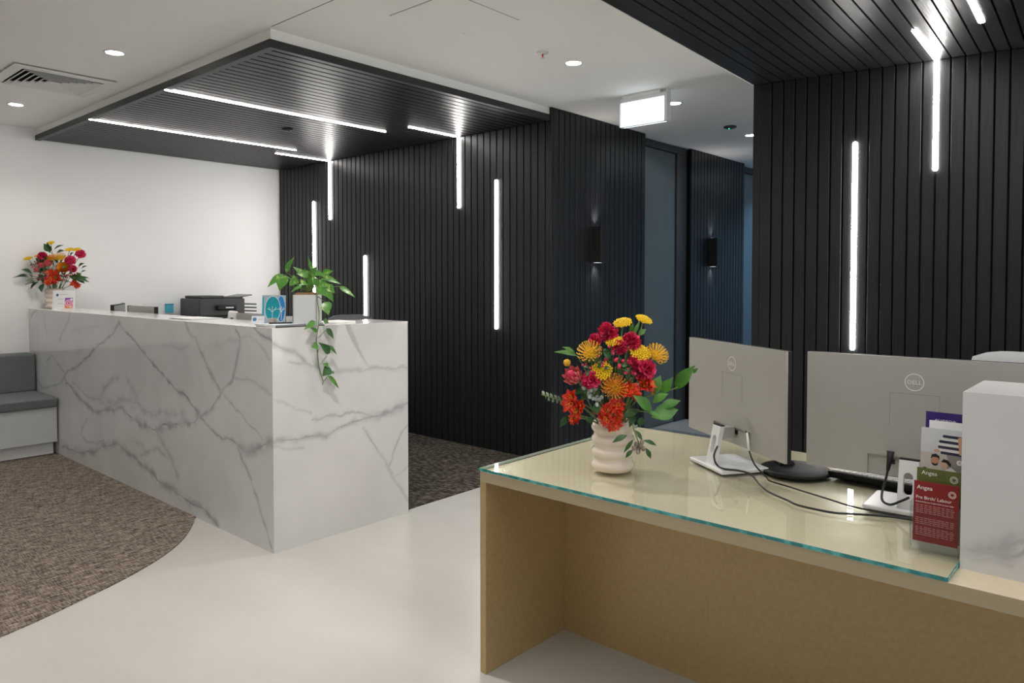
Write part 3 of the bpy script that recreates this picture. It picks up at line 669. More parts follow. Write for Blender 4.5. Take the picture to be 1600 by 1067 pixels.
# ------------------------------------------------------------------ leaflet holder
LH = thing('leaflet_holder', 'clear acrylic tiered holder standing against the marble block', 'leaflet holder', (2.03, .4165, HD), 0)
obj('base', box(0, .155, -.056, .052, 0, .004), ACRYL, LH)
for i, (x, z, h) in enumerate(((.012, .004, .17), (.045, .004, .20), (.08, .004, .24), (.115, .004, .27))):
    obj('tier_panel', box(x - .0015, x, -.054, .052, z, z + h * .62), ACRYL, LH, rot=(0, 0, 0))
obj('side_panel', box(.004, .15, .051, .053, .004, .12), ACRYL, LH); obj('side_panel', box(.004, .15, -.056, -.054, .004, .12), ACRYL, LH)
def leaflet(label, x, z, h, col, w_=.099, y=0):
    t = thing('leaflet', label, 'leaflet', (2.03 + x, .4165 + y, HD + z), 0, 'leaflets in the clear holder')
    t.rotation_euler = (0, .06, 0)
    obj('sheet', box(0, .0012, -w_ / 2 - .003, w_ / 2 - .003, 0, h), col, t)
    return t
TXT = flat('white_print', (.85, .83, .8)); RT_ = (math.pi / 2, 0, -math.pi / 2)
mar = flat('maroon_print', (.22, .018, .018), .35); grn = flat('olive_green_print', (.115, .135, .035), .35); pur = flat('purple_print', (.035, .018, .14), .35); pale = flat('pale_grey_print', (.56, .57, .59), .35)
def pr_(t, s, size, y, z, m=TXT): return text('lettering', s, size, m, t, (-.0004, y, z), RT_)
def dring(t, y, z, r, m=TXT, r2=None):
    mb = MB(); n = 20; r2 = r2 or r - .0012
    for k in range(n):
        a, b = 2 * math.pi * k / n, 2 * math.pi * (k + 1) / n
        mb.add([(-.0004, y + math.cos(q) * rr, z + math.sin(q) * rr) for q, rr in ((a, r), (b, r), (b, r2), (a, r2))], [[0, 1, 2, 3]])
    return mb.build('emblem', m, t)
def shape(t, pts, m, d=.0004, name='print'): return obj(name, pyd([(-d, y, z) for y, z in pts], [list(range(len(pts)))]), m, t)
def ell(y, z, a, b, n=16): return [(y + a * math.cos(2 * math.pi * k / n), z + b * math.sin(2 * math.pi * k / n)) for k in range(n)]
t = leaflet('maroon leaflet headed Pre Birth/ Labour in front of the holder', .014, .022, .150, mar)
pr_(t, 'Angea', .014, .040, .130); pr_(t, 'Pre Birth/ Labour', .0112, .042, .106)
pr_(t, 'Empowering you to give birth to your baby', .0048, .042, .0975)
dring(t, -.038, .127, .0085); dring(t, -.038, .127, .0055)
mb = MB()
for i in range(17):
    if i in (5, 6, 11): continue
    z = .090 - i * .0046
    for j in range(9):
        y = .041 - j * .0095; l = random.uniform(.006, .0092); mb.add([(-.0004, y, z), (-.0004, y - l, z), (-.0004, y - l, z + .0016), (-.0004, y, z + .0016)], [[0, 1, 2, 3]])
mb.build('small_print', flat('pink_print', (.50, .26, .24)), t)['kind'] = 'stuff'
t = leaflet('olive green leaflet showing above the maroon leaflet', .040, .022, .178, grn)
pr_(t, 'Angea', .014, .036, .162); dring(t, -.036, .158, .009); dring(t, -.036, .158, .006)
t = leaflet('pale leaflet with family photograph and striped belly in the holder', .075, .065, .232, pale)
sk1, sk2, hair, shirt, dgrey = flat('skin_tone_print', (.50, .25, .16)), flat('light_skin_print', (.62, .38, .29)), flat('dark_hair_print', (.018, .013, .012)), flat('white_shirt_print', (.66, .64, .63)), flat('taupe_print', (.26, .235, .215))
navy, arm = flat('navy_stripe_print', (.025, .03, .055)), flat('arm_print', (.56, .31, .19))
shape(t, [(-.0525, .118), (-.0525, .168), (-.012, .170), (-.016, .150), (-.012, .118)], dgrey, .0003)
shape(t, [(.0465, .118), (.0465, .170), (-.012, .171), (-.016, .150), (-.012, .118)], flat('beige_print', (.50, .455, .42)), .0003)
shape(t, [(.030, .112), (.026, .134), (.012, .144), (-.002, .134), (-.006, .112)], flat('sweater_print', (.55, .50, .46)), .0005)
shape(t, [(-.005, .108), (-.010, .130), (-.022, .138), (-.036, .128), (-.041, .108)], shirt, .0006)
shape(t, ell(.0135, .150, .0095, .0125), sk1, .0006); shape(t, [(.0235, .154), (.021, .165), (.012, .168), (.004, .163), (.003, .153), (.008, .159), (.018, .159)], hair, .0007)
shape(t, [(.021, .145), (.019, .139), (.0135, .137), (.008, .139), (.006, .145), (.0135, .142)], hair, .0007)
shape(t, ell(-.007, .143, .0085, .0105), sk2, .0007); shape(t, [(.0, .149), (-.006, .157), (-.016, .155), (-.023, .146), (-.022, .139), (-.016, .143), (-.012, .148)], hair, .0008)
shape(t, ell(.033, .124, .008, .0055), sk1, .0008); shape(t, ell(.036, .125, .0055, .0055), hair, .0009)
shape(t, [(.028, .118), (-.010, .112), (-.012, .108), (.030, .108)], flat('blanket_print', (.68, .66, .65)), .0008)
dring(t, -.041, .152, .0065, TXT, .001); dring(t, -.041, .152, .003, dgrey)
# striped belly
for i, (z, l) in enumerate(((.218, -.004), (.211, .000), (.204, .004), (.197, .006), (.190, .006), (.183, .004), (.176, .000))):
    shape(t, [(l, z), (l + .002, z - .0035), (l, z - .007), (-.045, z - .008), (-.045, z - .001)], navy if i % 2 == 0 else shirt, .0004)
shape(t, [(-.036, .214), (-.0525, .220), (-.0525, .170), (-.040, .172)], arm, .0006)
shape(t, ell(.010, .176, .007, .0035), arm, .0006)
t = leaflet('white leaflet tucked between the family leaflet and the purple one', .098, .075, .238, PAPER, .085, -.006)
t = leaflet('purple leaflet with pale lettering, tallest in the holder', .120, .080, .252, pur)
pr_(t, 'eugene', .017, .026, .226, flat('lilac_print', (.62, .58, .75)))

# ------------------------------------------------------------------ flowers
def basis(n):
    n = V(n).normalized(); a = n.orthogonal().normalized(); return Matrix((a, n.cross(a), n)).transposed().to_4x4()
def rnd(a, b): return random.uniform(a, b)
def bloom_yarrow(R):
    m = MB()
    m.add(*(lambda vs, n: (vs, [[i, (i + 1) % n, n] for i in range(n)]))([(R * .8 * math.cos(2 * math.pi * k / 10), R * .8 * math.sin(2 * math.pi * k / 10), -R * .05) for k in range(10)] + [(0, 0, -R * .55)], 10))
    for i in range(70):
        a, q = i * 2.39996, math.sqrt((i + .5) / 70); m.ball((R * q * math.cos(a), R * q * math.sin(a), R * .22 * (1 - q * q) + rnd(-.03, .03) * R), R * .125, 5, 3)
    return [('florets', m, YEL)]
def bloom_ruffle(R, mt):
    m = MB(); n = 80
    for i in range(n):
        z = 1 - 1.35 * (i + .5) / n; a = i * 2.39996; r = math.sqrt(max(0, 1 - z * z)); d = Vector((r * math.cos(a), r * math.sin(a), z))
        tip = d * R * rnd(.85, 1.1); m.leaf(d * R * .3, tip, d.orthogonal() + Vector((rnd(-1, 1), rnd(-1, 1), rnd(-1, 1))), R * .62, .35, .12, shape=[.25, .8, 1.0, .75], wave=.12)
    return [('petals', m, mt)]
def bloom_pin(R, mt, ctr):
    m = MB(); c = MB(); c.ball((0, 0, 0), R * .42, 10, 6, .8)
    n = 64
    for i in range(n):
        z = 1 - 1.05 * (i + .5) / n; a = i * 2.39996; r = math.sqrt(max(0, 1 - z * z)); d = Vector((r * math.cos(a), r * math.sin(a), z)); s = d + Vector((0, 0, .9)) * (1 - z)
        m.tube([d * R * .36, d * R * .75, d * R * .92 + Vector((0, 0, R * .16 * (1 - z))), d * R * .95 + Vector((0, 0, R * .34 * (1 - z)))], [R * .032, R * .03, R * .03, R * .045], 4)
    for i in range(40):
        z = 1 - .9 * (i + .5) / 40; a = i * 2.39996; r = math.sqrt(max(0, 1 - z * z)); c.ball(Vector((r * math.cos(a), r * math.sin(a), z * .8)) * R * .44, R * .07, 4, 3)
    return [('styles', m, mt), ('centre', c, ctr)]
def bloom_protea(R):
    m = MB(); c = MB().ball((0, 0, R * .3), R * .42, 8, 6, 1.5)
    for ring_, (n, r0, r1, h, w_) in enumerate(((9, .28, .95, .95, .55), (8, .3, .68, 1.25, .5), (6, .25, .42, 1.4, .42))):
        for k in range(n):
            a = 2 * math.pi * (k + ring_ * .5) / n; d = Vector((math.cos(a), math.sin(a), 0))
            m.leaf(d * R * r0 + Vector((0, 0, -R * .6)), d * R * r1 + Vector((0, 0, R * (h - .5))), -d, R * w_, .3, -.12, shape=[.5, .9, 1, .85, .55, 0])
    return [('bracts', m, PINK), ('centre', c, CRIM)]
def bloom_lily(R, k=5):
    R = R * 1.15
    m = MB(); c = MB()
    for b in range(k):
        off = Vector((rnd(-.5, .5) * R, rnd(-.5, .5) * R, rnd(-.2, .3) * R)) if b else Vector((0, 0, 0)); ax = (Vector((off.x, off.y, R * .9))).normalized(); B = basis(ax)
        r = R * rnd(.62, .8)
        for i in range(6):
            a = math.pi * i / 3 + b; d = B @ Vector((math.cos(a), math.sin(a), 0)); u = B @ Vector((0, 0, 1))
            m.leaf(off - u * r * .5 + d * r * .1, off + d * r * (.95 if i % 2 else .85) + u * r * .35, u - d * .4, r * .62, .25, .16, shape=[.3, .75, 1, .95, .65, .1], wave=.05)
            c.tube([off - u * r * .3, off + d * r * .22 + u * r * .35], r * .022, 4); c.ball(off + d * r * .22 + u * r * .37, r * .05, 4, 3)
    return [('petals', m, RED), ('stamens', c, YELP)]
def bloom_ranunculus(R):
    m = MB(); c = MB().ball((0, 0, R * .1), R * .25, 8, 5)
    for ring_, (n, r1, h) in enumerate(((8, 1.0, .25), (7, .85, .4), (6, .62, .45), (5, .42, .4))):
        for k in range(n):
            a = 2 * math.pi * (k + ring_ * .37) / n; d = Vector((math.cos(a), math.sin(a), 0)); m.leaf((0, 0, -R * .35), d * R * r1 + Vector((0, 0, R * (h - .1))), -d + Vector((0, 0, .8)), R * .85, .3, -.14, shape=[.3, .8, 1, 1, .7])
    return [('petals', m, ORG), ('centre', c, STEM)]
def bloom_ball(R): 
    m = MB().ball((0, 0, 0), R, 10, 7)
    for i in range(60):
        z = 1 - 2 * (i + .5) / 60; a = i * 2.39996; r = math.sqrt(1 - z * z); m.ball(Vector((r * math.cos(a), r * math.sin(a), z)) * R * .95, R * .16, 4, 3)
    return [('florets', m, OCHRE)]
def bloom_berries(R):
    m = MB()
    for i in range(9):
        c = Vector((rnd(-1, 1), rnd(-1, 1), rnd(-.5, .6))) * R * .75; m.ball(c, R * rnd(.26, .36), 7, 5, 1.15)
        m.tube([c, Vector((0, 0, -R))], R * .05, 4)
    return [('berries', m, BERRY)]
def bloom_wax(R):
    m = MB(); c = MB()
    for i in range(22):
        d = Vector((rnd(-1, 1), rnd(-1, 1), rnd(-.3, .8))) * R
        if i % 3: m.leaf(d * .5, d * 1.05, Vector((rnd(-1, 1), rnd(-1, 1), 1)), R * .35, .2, .1)
        else: c.ball(d * .85, R * .14, 5, 4)
    return [('leaves', m, LEAFD), ('buds', c, CRIM)]
BL = {'yarrow': bloom_yarrow, 'crimson': lambda R: bloom_ruffle(R, CRIM), 'pin': lambda R: bloom_pin(R, YELP, YEL), 'orange': lambda R: bloom_pin(R, ORG, OCHRE), 'protea': bloom_protea, 'lily': bloom_lily,
      'ball': bloom_ball, 'berries': bloom_berries, 'wax': bloom_wax, 'ranunculus': bloom_ranunculus}
CAT = {'berries': 'berries', 'wax': 'foliage'}
NM = {'yarrow': 'yarrow_flower', 'crimson': 'crimson_flower', 'pin': 'pincushion_flower', 'orange': 'pincushion_flower', 'protea': 'protea_flower', 'lily': 'red_lily', 'ball': 'ball_flower', 'berries': 'berry_sprig', 'wax': 'bud_sprig', 'ranunculus': 'ranunculus_flower'}
def flower(kind, pos, R, face, foot, label, group):
    """thing standing in the vase: Empty at the foot of its stem"""
    t = thing(NM[kind], label, CAT.get(kind, 'flower'), foot, group=group)
    B = Matrix.Translation(V(pos) - V(foot)) @ basis(face)
    for nm, m, mt in BL[kind](R):
        o = m.xform(B).build(nm, mt, t, nm in ('centre',))
        if nm in ('florets', 'styles', 'stamens', 'buds', 'berries', 'leaves'): o['kind'] = 'stuff'
    p = V(pos) - V(foot); f = V(face).normalized()
    MB().tube(smooth_path([(0, 0, 0), p * .5 + Vector((0, 0, .02)), p - f * R * .3], 4), .0026, 5).build('stem', STEM, t)
    return t
def sprig(leaves, stempts, foot, label, group, mt=LEAFG, name='leaf_sprig', extra=None):
    t = thing(name, label, 'foliage', foot, group=group); f = V(foot)
    MB().tube(smooth_path([V(p) - f for p in stempts], 4), .0022, 5).build('stem', STEM, t)
    for b, e, wd, fold in leaves:
        m = MB(); b_, e_ = V(b) - f, V(e) - f
        nrm = -V(FW) * .8 + Vector((rnd(-.3, .3), rnd(-.3, .3), .55)); m.leaf(b_, e_, nrm, wd, fold, .10, shape=[.05, .5, .85, 1, .92, .65, .3, 0]); m.build('leaf', mt, t, True)
    if extra: extra(t, f)
    return t
def vase(label, loc, s=1.0):
    t = thing('vase', label, 'vase', loc, group=None)
    prof = [(.001, 0), (.058, 0)]
    for i in range(4):
        for k in range(1, 8):
            a = math.pi * k / 8; prof.append(((.0635 + .0142 * math.sin(a)) * s, (i * .0445 + .0445 * k / 8) * s))
    prof += [(.066 * s, .178 * s), (.062 * s, .180 * s), (.060 * s, .170 * s), (.060 * s, .10 * s), (.001, .095 * s)]
    obj('body', lathe(prof, 40, False), CERAM, t, smooth=True)
    return t
# desk vase and bouquet
vb = np.array(atz(957.5, 734, HD)); VD = float((vb - CP) @ FW)
vase('beige ribbed ceramic vase on the glass desk top', vb)
foot0 = vb + np.array([0, 0, .11]); ctr = vb + np.array([0, 0, .25])
G1 = 'flowers in the desk vase'
def bpos(u, v, r=100., cu=957, cv=600):
    q = min(1, math.hypot(u - cu, (v - cv)) / r); return atd(u, v, VD - .15 * math.sqrt(1 - q * q) + .02)
def put(kind, u, v, rpx, label, dd=0):
    p = np.array(bpos(u, v)) + FW * dd; R = rpx * VD / FPX
    face = (p - ctr); face = face / np.linalg.norm(face) * .8 - FW * .55 + np.array([0, 0, .25])
    if kind == 'yarrow' and v < 535: face = np.array([0, 0, 1]) - FW * .45 + RT * (.35 if u > 990 else -.2)
    flower(kind, p, R, face, foot0 + np.array([rnd(-.03, .03), rnd(-.03, .03), 0]), label, G1)
for a in (('yarrow', 1006.5, 499, 13.5, 'flat yellow yarrow head, highest of the desk bouquet'), ('yarrow', 973, 504, 14.5, 'flat yellow yarrow head beside the highest one in the desk bouquet'),
          ('crimson', 949, 520, 16, 'crimson ruffled flower at the top left of the desk bouquet'), ('crimson', 930, 531, 10, 'small crimson flower tucked at the upper left of the desk bouquet'),
          ('yarrow', 960, 533, 14, 'yellow yarrow head half hidden below the top crimson flower'),
          ('crimson', 986, 534, 15, 'crimson ruffled flower in the upper middle of the desk bouquet'), ('crimson', 968, 543, 12, 'crimson flower near the centre top of the desk bouquet'),
          ('yarrow', 1000, 551, 17, 'yellow yarrow head facing front at the right of the desk bouquet'), ('pin', 1024, 556, 19, 'golden pincushion flower at the far right of the desk bouquet'),
          ('pin', 922, 553, 20, 'golden pincushion flower at the upper left of the desk bouquet'), ('yarrow', 940, 579, 16, 'yellow yarrow head facing front left of centre in the desk bouquet'),
          ('protea', 896, 588, 17, 'pink protea at the left of the desk bouquet'), ('crimson', 923, 594, 14, 'crimson flower between pink protea and orange pincushion'),
          ('crimson', 1007, 577, 17, 'crimson ruffled flower low at the right of the desk bouquet'), ('crimson', 990, 566, 10, 'small crimson flower right of centre in the desk bouquet'),
          ('orange', 959.5, 606, 21, 'orange pincushion flower at the front centre of the desk bouquet'),
          ('lily', 893, 621, 17, 'red lily cluster at the far left of the desk bouquet'), ('lily', 907, 634, 16, 'red lily cluster low at the left of the desk bouquet'), ('lily', 901, 653, 12, 'red lily drooping lowest at the left of the desk bouquet'),
          ('lily', 948, 642, 16, 'red lily cluster below the orange pincushion'), ('lily', 965, 639, 15, 'red lily right below the orange pincushion'), ('lily', 957, 657, 16, 'red lily hanging over the desk vase rim'),
          ('lily', 986, 611, 18, 'red lily cluster right of the orange pincushion'), ('lily', 1006, 603, 16, 'red lily cluster beside the broad green leaves'),
          ('berries', 916, 600, 10, 'grey berry sprig below the pink protea'), ('berries', 926, 613, 11, 'grey berry sprig left of the orange pincushion'), ('berries', 934, 623, 9, 'lowest grey berry sprig in the desk bouquet'),
          ('ball', 886, 566.5, 5.4, 'small ochre ball flower standing out at the left of the desk bouquet'),
          ('wax', 962, 570, 22, 'dark bud sprig at the heart of the desk bouquet'), ('wax', 945, 556, 16, 'dark bud sprig below the top crimson flower'), ('wax', 985, 585, 17, 'dark bud sprig beside the low right crimson flower'), ('wax', 925, 572, 16, 'dark bud sprig behind the pink protea')):
    put(*a)
def L(u0, v0, u1, v1, wpx, d0=0, d1=0, fold=.25): return (atd(u0, v0, VD + d0), atd(u1, v1, VD + d1), wpx * VD / FPX, fold)
ft = foot0
sprig([L(902, 556, 865, 550, 9, -.02, -.05), L(899, 553, 878, 542, 8)], [ft, atd(920, 590, VD), atd(902, 556, VD - .02)], ft, 'curled green leaf at the upper left of the desk bouquet', G1)
sprig([L(1055, 609, 1087, 570, 21, -.05, -.09), L(1083, 583, 1091, 575, 6, -.09, -.1), L(1018, 618, 1033, 586, 19, -.09, -.08), L(1034, 616, 1052, 589, 16, -.08, -.09)],
      [ft, atd(990, 630, VD - .06), atd(1030, 615, VD - .08), atd(1060, 604, VD - .06), atd(1078, 586, VD - .08)], ft, 'broad bright leaves reaching right of the desk bouquet', G1)
sprig([L(1018, 643, 988, 617, 18, -.13, -.14), L(1012, 645, 1030, 650, 9, -.12, -.13), L(1018, 652, 1060, 640, 26, -.10, -.08, .3), L(1020, 630, 1045, 615, 15, -.1, -.1), L(1030, 640, 1064, 626, 16, -.09, -.06)],
      [ft, atd(980, 645, VD - .06), atd(1020, 645, VD - .11)], ft, 'large green leaves low at the right of the desk bouquet', G1)
sprig([L(998, 640, 972, 655, 14, -.10, -.12), L(992, 645, 983, 668, 11, -.09, -.10), L(1003, 652, 1000, 668, 11, -.07, -.08)], [ft, atd(985, 650, VD - .06), atd(998, 640, VD - .1)], ft, 'dark leaves over the right vase rim', G1, LEAFD)
sprig([L(890, 648, 874, 668, 11, -.04, -.05), L(915, 652, 926, 664, 13, -.07, -.09), L(930, 630, 932, 648, 14, -.12, -.13)], [ft, atd(925, 655, VD - .05), atd(890, 648, VD - .04)], ft, 'dark leaves over the left vase rim', G1, LEAFD)
sprig([L(968, 540, 962, 521, 10), L(985, 520, 990, 505, 7), L(997, 524, 1010, 514, 9), L(988, 527, 1000, 500, 6)], [ft, atd(975, 570, VD), atd(985, 530, VD), atd(990, 510, VD)], ft, 'small green leaves under the top yarrow heads', G1)
eu = [];
for k in range(6):
    u, v = 882 - k * 6.2, 628 - k * 2.0
    eu += [L(u, v, u - 4, v - 8, 4.2, -.03 - .004 * k, -.03), L(u, v, u + 1, v + 7, 4.2, -.03 - .004 * k, -.03)]
sprig(eu, [ft, atd(915, 640, VD - .02), atd(882, 628, VD - .03), atd(846, 616, VD - .05)], ft, 'thin grey green leaf spray pointing left of the desk bouquet', G1, LEAFE)
def nuts(t, f):
    m = MB()
    for u, v in ((994, 694), (998, 700), (1001, 697), (991, 700), (1005, 701), (997, 706), (1003, 691)):
        m.ball(V(atd(u, v, VD - .12 + rnd(-.008, .008))) - f, .0085, 7, 5, 1.1)
    m.build('gumnuts', NUT, t, True)['kind'] = 'stuff'
sprig([L(980, 680, 956, 692, 9, -.12, -.13), L(990, 686, 974, 708, 6, -.12, -.12), L(989, 703, 977, 716, 7, -.12, -.12), L(1005, 688, 1026, 696.5, 7, -.12, -.11), L(1009, 700, 1017, 717, 7.5, -.12, -.12), L(992, 672, 1004, 690, 7, -.11, -.12)],
      [ft, atd(985, 652, VD - .08), atd(990, 670, VD - .11), atd(1000, 697, VD - .12)], ft, 'gumnut sprig with narrow leaves drooping in front of the desk vase', G1, LEAFD, 'gumnut_sprig', nuts)

core = []
for i in range(26):
    a = rnd(0, 6.28); r_ = rnd(15, 72); u, v = 955 + r_ * math.cos(a), 590 + r_ * .8 * math.sin(a); core.append(L(957 + (u - 957) * .55, 600 + (v - 600) * .5, u, v, rnd(9, 14), rnd(-.05, .0), rnd(-.09, -.03)))
sprig(core[:13], [ft, atd(950, 620, VD), atd(945, 580, VD)], ft, 'dark filler leaves in the left heart of the desk bouquet', G1, LEAFD)
sprig(core[13:], [ft, atd(965, 620, VD), atd(970, 575, VD)], ft, 'dark filler leaves in the right heart of the desk bouquet', G1, LEAFD)

# counter vase and bouquet
vb2 = np.array(atz(86.5, 482.0, HC)); vb2[1] = min(vb2[1], 7.355); VD2 = float((vb2 - CP) @ FW); K2 = VD2 / FPX
vase('beige ribbed ceramic vase at the far end of the marble counter', vb2)
foot2 = vb2 + np.array([0, 0, .11]); ctr2 = vb2 + np.array([0, 0, .26]); G2 = 'flowers in the counter vase'
def Q(x, y): return 10 + x / 8.533, 365 + y / 8.533
def put2(kind, x, y, rz, label):
    u, v = Q(x, y); q = min(1, math.hypot(u - 86, v - 425) / 62); p = atd(u, v, VD2 - .14 * math.sqrt(1 - q * q) + .03); p = p if p[1] < 7.40 else aty(u, v, 7.40)
    face = (p - ctr2); face = face / np.linalg.norm(face) * .7 - FW * .6 + np.array([0, 0, .3])
    if kind == 'yarrow': face = np.array([0, 0, 1]) - FW * .5
    flower(kind, p, rz / 8.533 * K2, face, foot2 + np.array([rnd(-.03, .03), rnd(-.03, .03), 0]), label, G2)
for a in (('yarrow', 590, 122, 48, 'yellow yarrow head at the very top of the counter bouquet'), ('yarrow', 290, 330, 50, 'yellow yarrow head standing out left of the counter bouquet'), ('yarrow', 838, 212, 50, 'dull yellow yarrow head at the upper right of the counter bouquet'),
          ('yarrow', 935, 212, 50, 'bright yellow yarrow head above the right crimson flower'), ('yarrow', 402, 297, 30, 'small yellow yarrow head beside the left crimson flower'),
          ('crimson', 480, 300, 58, 'crimson flower at the upper left of the counter bouquet'), ('crimson', 850, 358, 66, 'crimson flower right of the yellow spiky bloom on the counter'), ('crimson', 985, 275, 60, 'crimson flower at the upper right of the counter bouquet'), ('crimson', 885, 470, 50, 'crimson flower beside the orange ranunculus'),
          ('orange', 615, 335, 62, 'orange pincushion flower in the counter bouquet'), ('pin', 722, 325, 72, 'golden spiky pincushion flower in the counter bouquet'), ('ranunculus', 765, 455, 84, 'round orange ranunculus at the front of the counter bouquet'),
          ('protea', 560, 400, 62, 'larger pink protea in the counter bouquet'), ('protea', 468, 425, 48, 'smaller pink protea in the counter bouquet'), ('protea', 400, 485, 40, 'pink bud low at the left of the counter bouquet'),
          ('lily', 670, 590, 92, 'red lily cluster above the counter vase rim'), ('lily', 600, 640, 70, 'red lily lowest over the counter vase'), ('lily', 925, 670, 55, 'red lily low at the right of the counter bouquet'), ('lily', 620, 515, 72, 'dark red lily in the middle of the counter bouquet'),
          ('wax', 490, 590, 85, 'dark bud sprig low at the left of the counter bouquet'), ('wax', 900, 540, 75, 'dark bud sprig low at the right of the counter bouquet'), ('wax', 760, 590, 80, 'dark bud sprig below the orange ranunculus'), ('wax', 400, 420, 55, 'dark bud sprig at the left of the counter bouquet'), ('berries', 640, 450, 45, 'grey berry sprig between protea and ranunculus')):
    put2(*a)
def near2(u, v, dep):
    p = atd(u, v, dep); return p if p[1] < 7.425 else aty(u, v, 7.425)
def L2(x0, y0, x1, y1, wz, d=0): u0, v0 = Q(x0, y0); u1, v1 = Q(x1, y1); return (near2(u0, v0, VD2 + d - .06), near2(u1, v1, VD2 + d - .1), wz / 8.533 * K2, .25)
def S2(*p): return [foot2] + [near2(*Q(x, y), VD2 - .05) for x, y in p]
sprig([L2(590, 240, 495, 130, 90), L2(600, 230, 545, 110, 60), L2(630, 230, 765, 155, 55), L2(670, 260, 780, 230, 55), L2(850, 310, 900, 250, 50), L2(590, 260, 500, 200, 70)], S2((650, 400), (600, 250)), foot2, 'upright dark leaves at the top of the counter bouquet', G2, LEAFD)
sprig([L2(345, 540, 190, 480, 95), L2(300, 580, 80, 590, 40), L2(290, 560, 145, 560, 40), L2(400, 650, 240, 690, 60), L2(430, 640, 320, 745, 60), L2(500, 660, 470, 785, 85)], S2((500, 620), (330, 560)), foot2, 'dark leaves spreading left of the counter bouquet', G2, LEAFD)
sprig([L2(840, 570, 1110, 650, 95), L2(960, 600, 1110, 595, 40), L2(980, 540, 1065, 495, 50), L2(960, 450, 1045, 395, 55), L2(1000, 470, 1080, 430, 30), L2(930, 580, 1050, 670, 60)], S2((800, 600), (950, 580)), foot2, 'dark leaves spreading right of the counter bouquet', G2, LEAFD)
sprig([L2(380, 600, 250, 640, 40, -.03), L2(390, 620, 260, 680, 40, -.03), L2(350, 590, 300, 540, 40, -.03), L2(760, 650, 800, 620, 35, -.03), L2(780, 650, 850, 640, 35, -.03), L2(330, 400, 345, 430, 40), L2(560, 480, 520, 450, 50, -.1), L2(560, 500, 600, 440, 50, -.1)], S2((500, 620), (380, 600)), foot2, 'grey green leaf spray low in the counter bouquet', G2, LEAFE)

core = []
for i in range(22):
    a = rnd(0, 6.28); r_ = rnd(120, 330); x, y = 640 + r_ * math.cos(a), 460 + r_ * .75 * math.sin(a); core.append(L2(640 + (x - 640) * .5, 500 + (y - 500) * .45, x, y, rnd(60, 95), rnd(.07, .14)))
sprig(core, S2((640, 600), (640, 480)), foot2, 'dark filler leaves in the heart of the counter bouquet', G2, LEAFD)

# ------------------------------------------------------------------ things on the marble counter
def panel_sign(name, label, cat, uvb, dep_z, w_, h, ang_, lean, face):
    p = atz(*uvb, dep_z); t = thing(name, label, cat, p, ang_); t.rotation_euler = (lean, 0, ang_); obj('sheet', box(-w_ / 2, w_ / 2, 0, .003, 0, h), face, t); return t
# local -y faces the camera side
fa = math.atan2(RT[1], RT[0])
t = panel_sign('card_sign', 'small white card with gradient camera icon beside the counter vase', 'sign', (99, 484), HC, .19, .165, fa, -.1, PAPER)
fr = lambda x0, x1, z0, z1, d=.0006: pyd([(x0, -d, z0), (x1, -d, z0), (x1, -d, z1), (x0, -d, z1)], [[0, 1, 2, 3]])
igm = bpy.data.materials.new('gradient_icon'); igm.use_nodes = True; nt = igm.node_tree; p_ = nt.nodes['Principled BSDF']; tc = nt.nodes.new('ShaderNodeTexCoord'); gr = nt.nodes.new('ShaderNodeSeparateXYZ'); rp = nt.nodes.new('ShaderNodeValToRGB'); mr = nt.nodes.new('ShaderNodeMapRange')
mr.inputs['From Min'].default_value = .0; mr.inputs['From Max'].default_value = .10; e = rp.color_ramp.elements; e[0].color = (.85, .42, .05, 1); e[1].color = (.22, .06, .45, 1); q = e.new(.45); q.color = (.72, .05, .16, 1)
nt.links.new(tc.outputs['Object'], gr.inputs[0]); nt.links.new(gr.outputs['Z'], mr.inputs['Value']); nt.links.new(mr.outputs[0], rp.inputs['Fac']); nt.links.new(rp.outputs[0], p_.inputs['Base Color'])
ic = obj('icon', fr(.010, .078, .012, .102), igm, t)
def ringxz(cx, cz, r, r2, m, parent, d=.001, n=20):
    mb = MB()
    for k in range(n):
        a, b = 2 * math.pi * k / n, 2 * math.pi * (k + 1) / n; mb.add([(cx + math.cos(q) * rr, -d, cz + math.sin(q) * rr) for q, rr in ((a, r), (b, r), (b, r2), (a, r2))], [[0, 1, 2, 3]])
    return mb.build('emblem', m, parent)
ringxz(.044, .057, .030, .025, TXT, ic); ringxz(.044, .057, .016, .011, TXT, ic); ringxz(.066, .088, .010, .0005, TXT, ic); ringxz(.062, .024, .010, .006, TXT, ic)
TEALL = flat('dusty_blue_print', (.08, .18, .25)); GREYP = flat('grey_print', (.42, .42, .44))
ringxz(-.055, .125, .012, .0005, TEALL, t)
for x0, x1, z in ((-.035, .03, .128), (-.05, -.005, .088), (-.05, -.005, .05)): obj('lettering', fr(x0, x1, z, z + .004), GREYP, t)
# teal oval sign
t = panel_sign('oval_sign', 'teal and blue oval tree emblem sign in clear holder left of the pot', 'sign', (427.5, 504.5), HC, .137, .162, fa, -.08, flat('pale_blue_grey_print', (.33, .42, .48)))
TEAL, BLUE, LTEAL = flat('teal_print', (.012, .29, .36)), flat('royal_blue_print', (.03, .20, .50)), flat('light_teal_print', (.02, .36, .45))
def ovalxz(cx, cz, a, b, m, d): return obj('print', pyd([(cx + a * math.cos(2 * math.pi * k / 28), -d, cz + b * math.sin(2 * math.pi * k / 28)) for k in range(28)], [list(range(28))]), m, t)
ovalxz(.042, .082, .0255, .078, TXT, .0006); ovalxz(.042, .082, .024, .0755, BLUE, .0008); ovalxz(-.006, .080, .0465, .078, TXT, .0010); ovalxz(-.006, .080, .044, .075, TEAL, .0012)
obj('print', fr(-.068, -.058, .0, .15, .0007), LTEAL, t)
tree = MB()
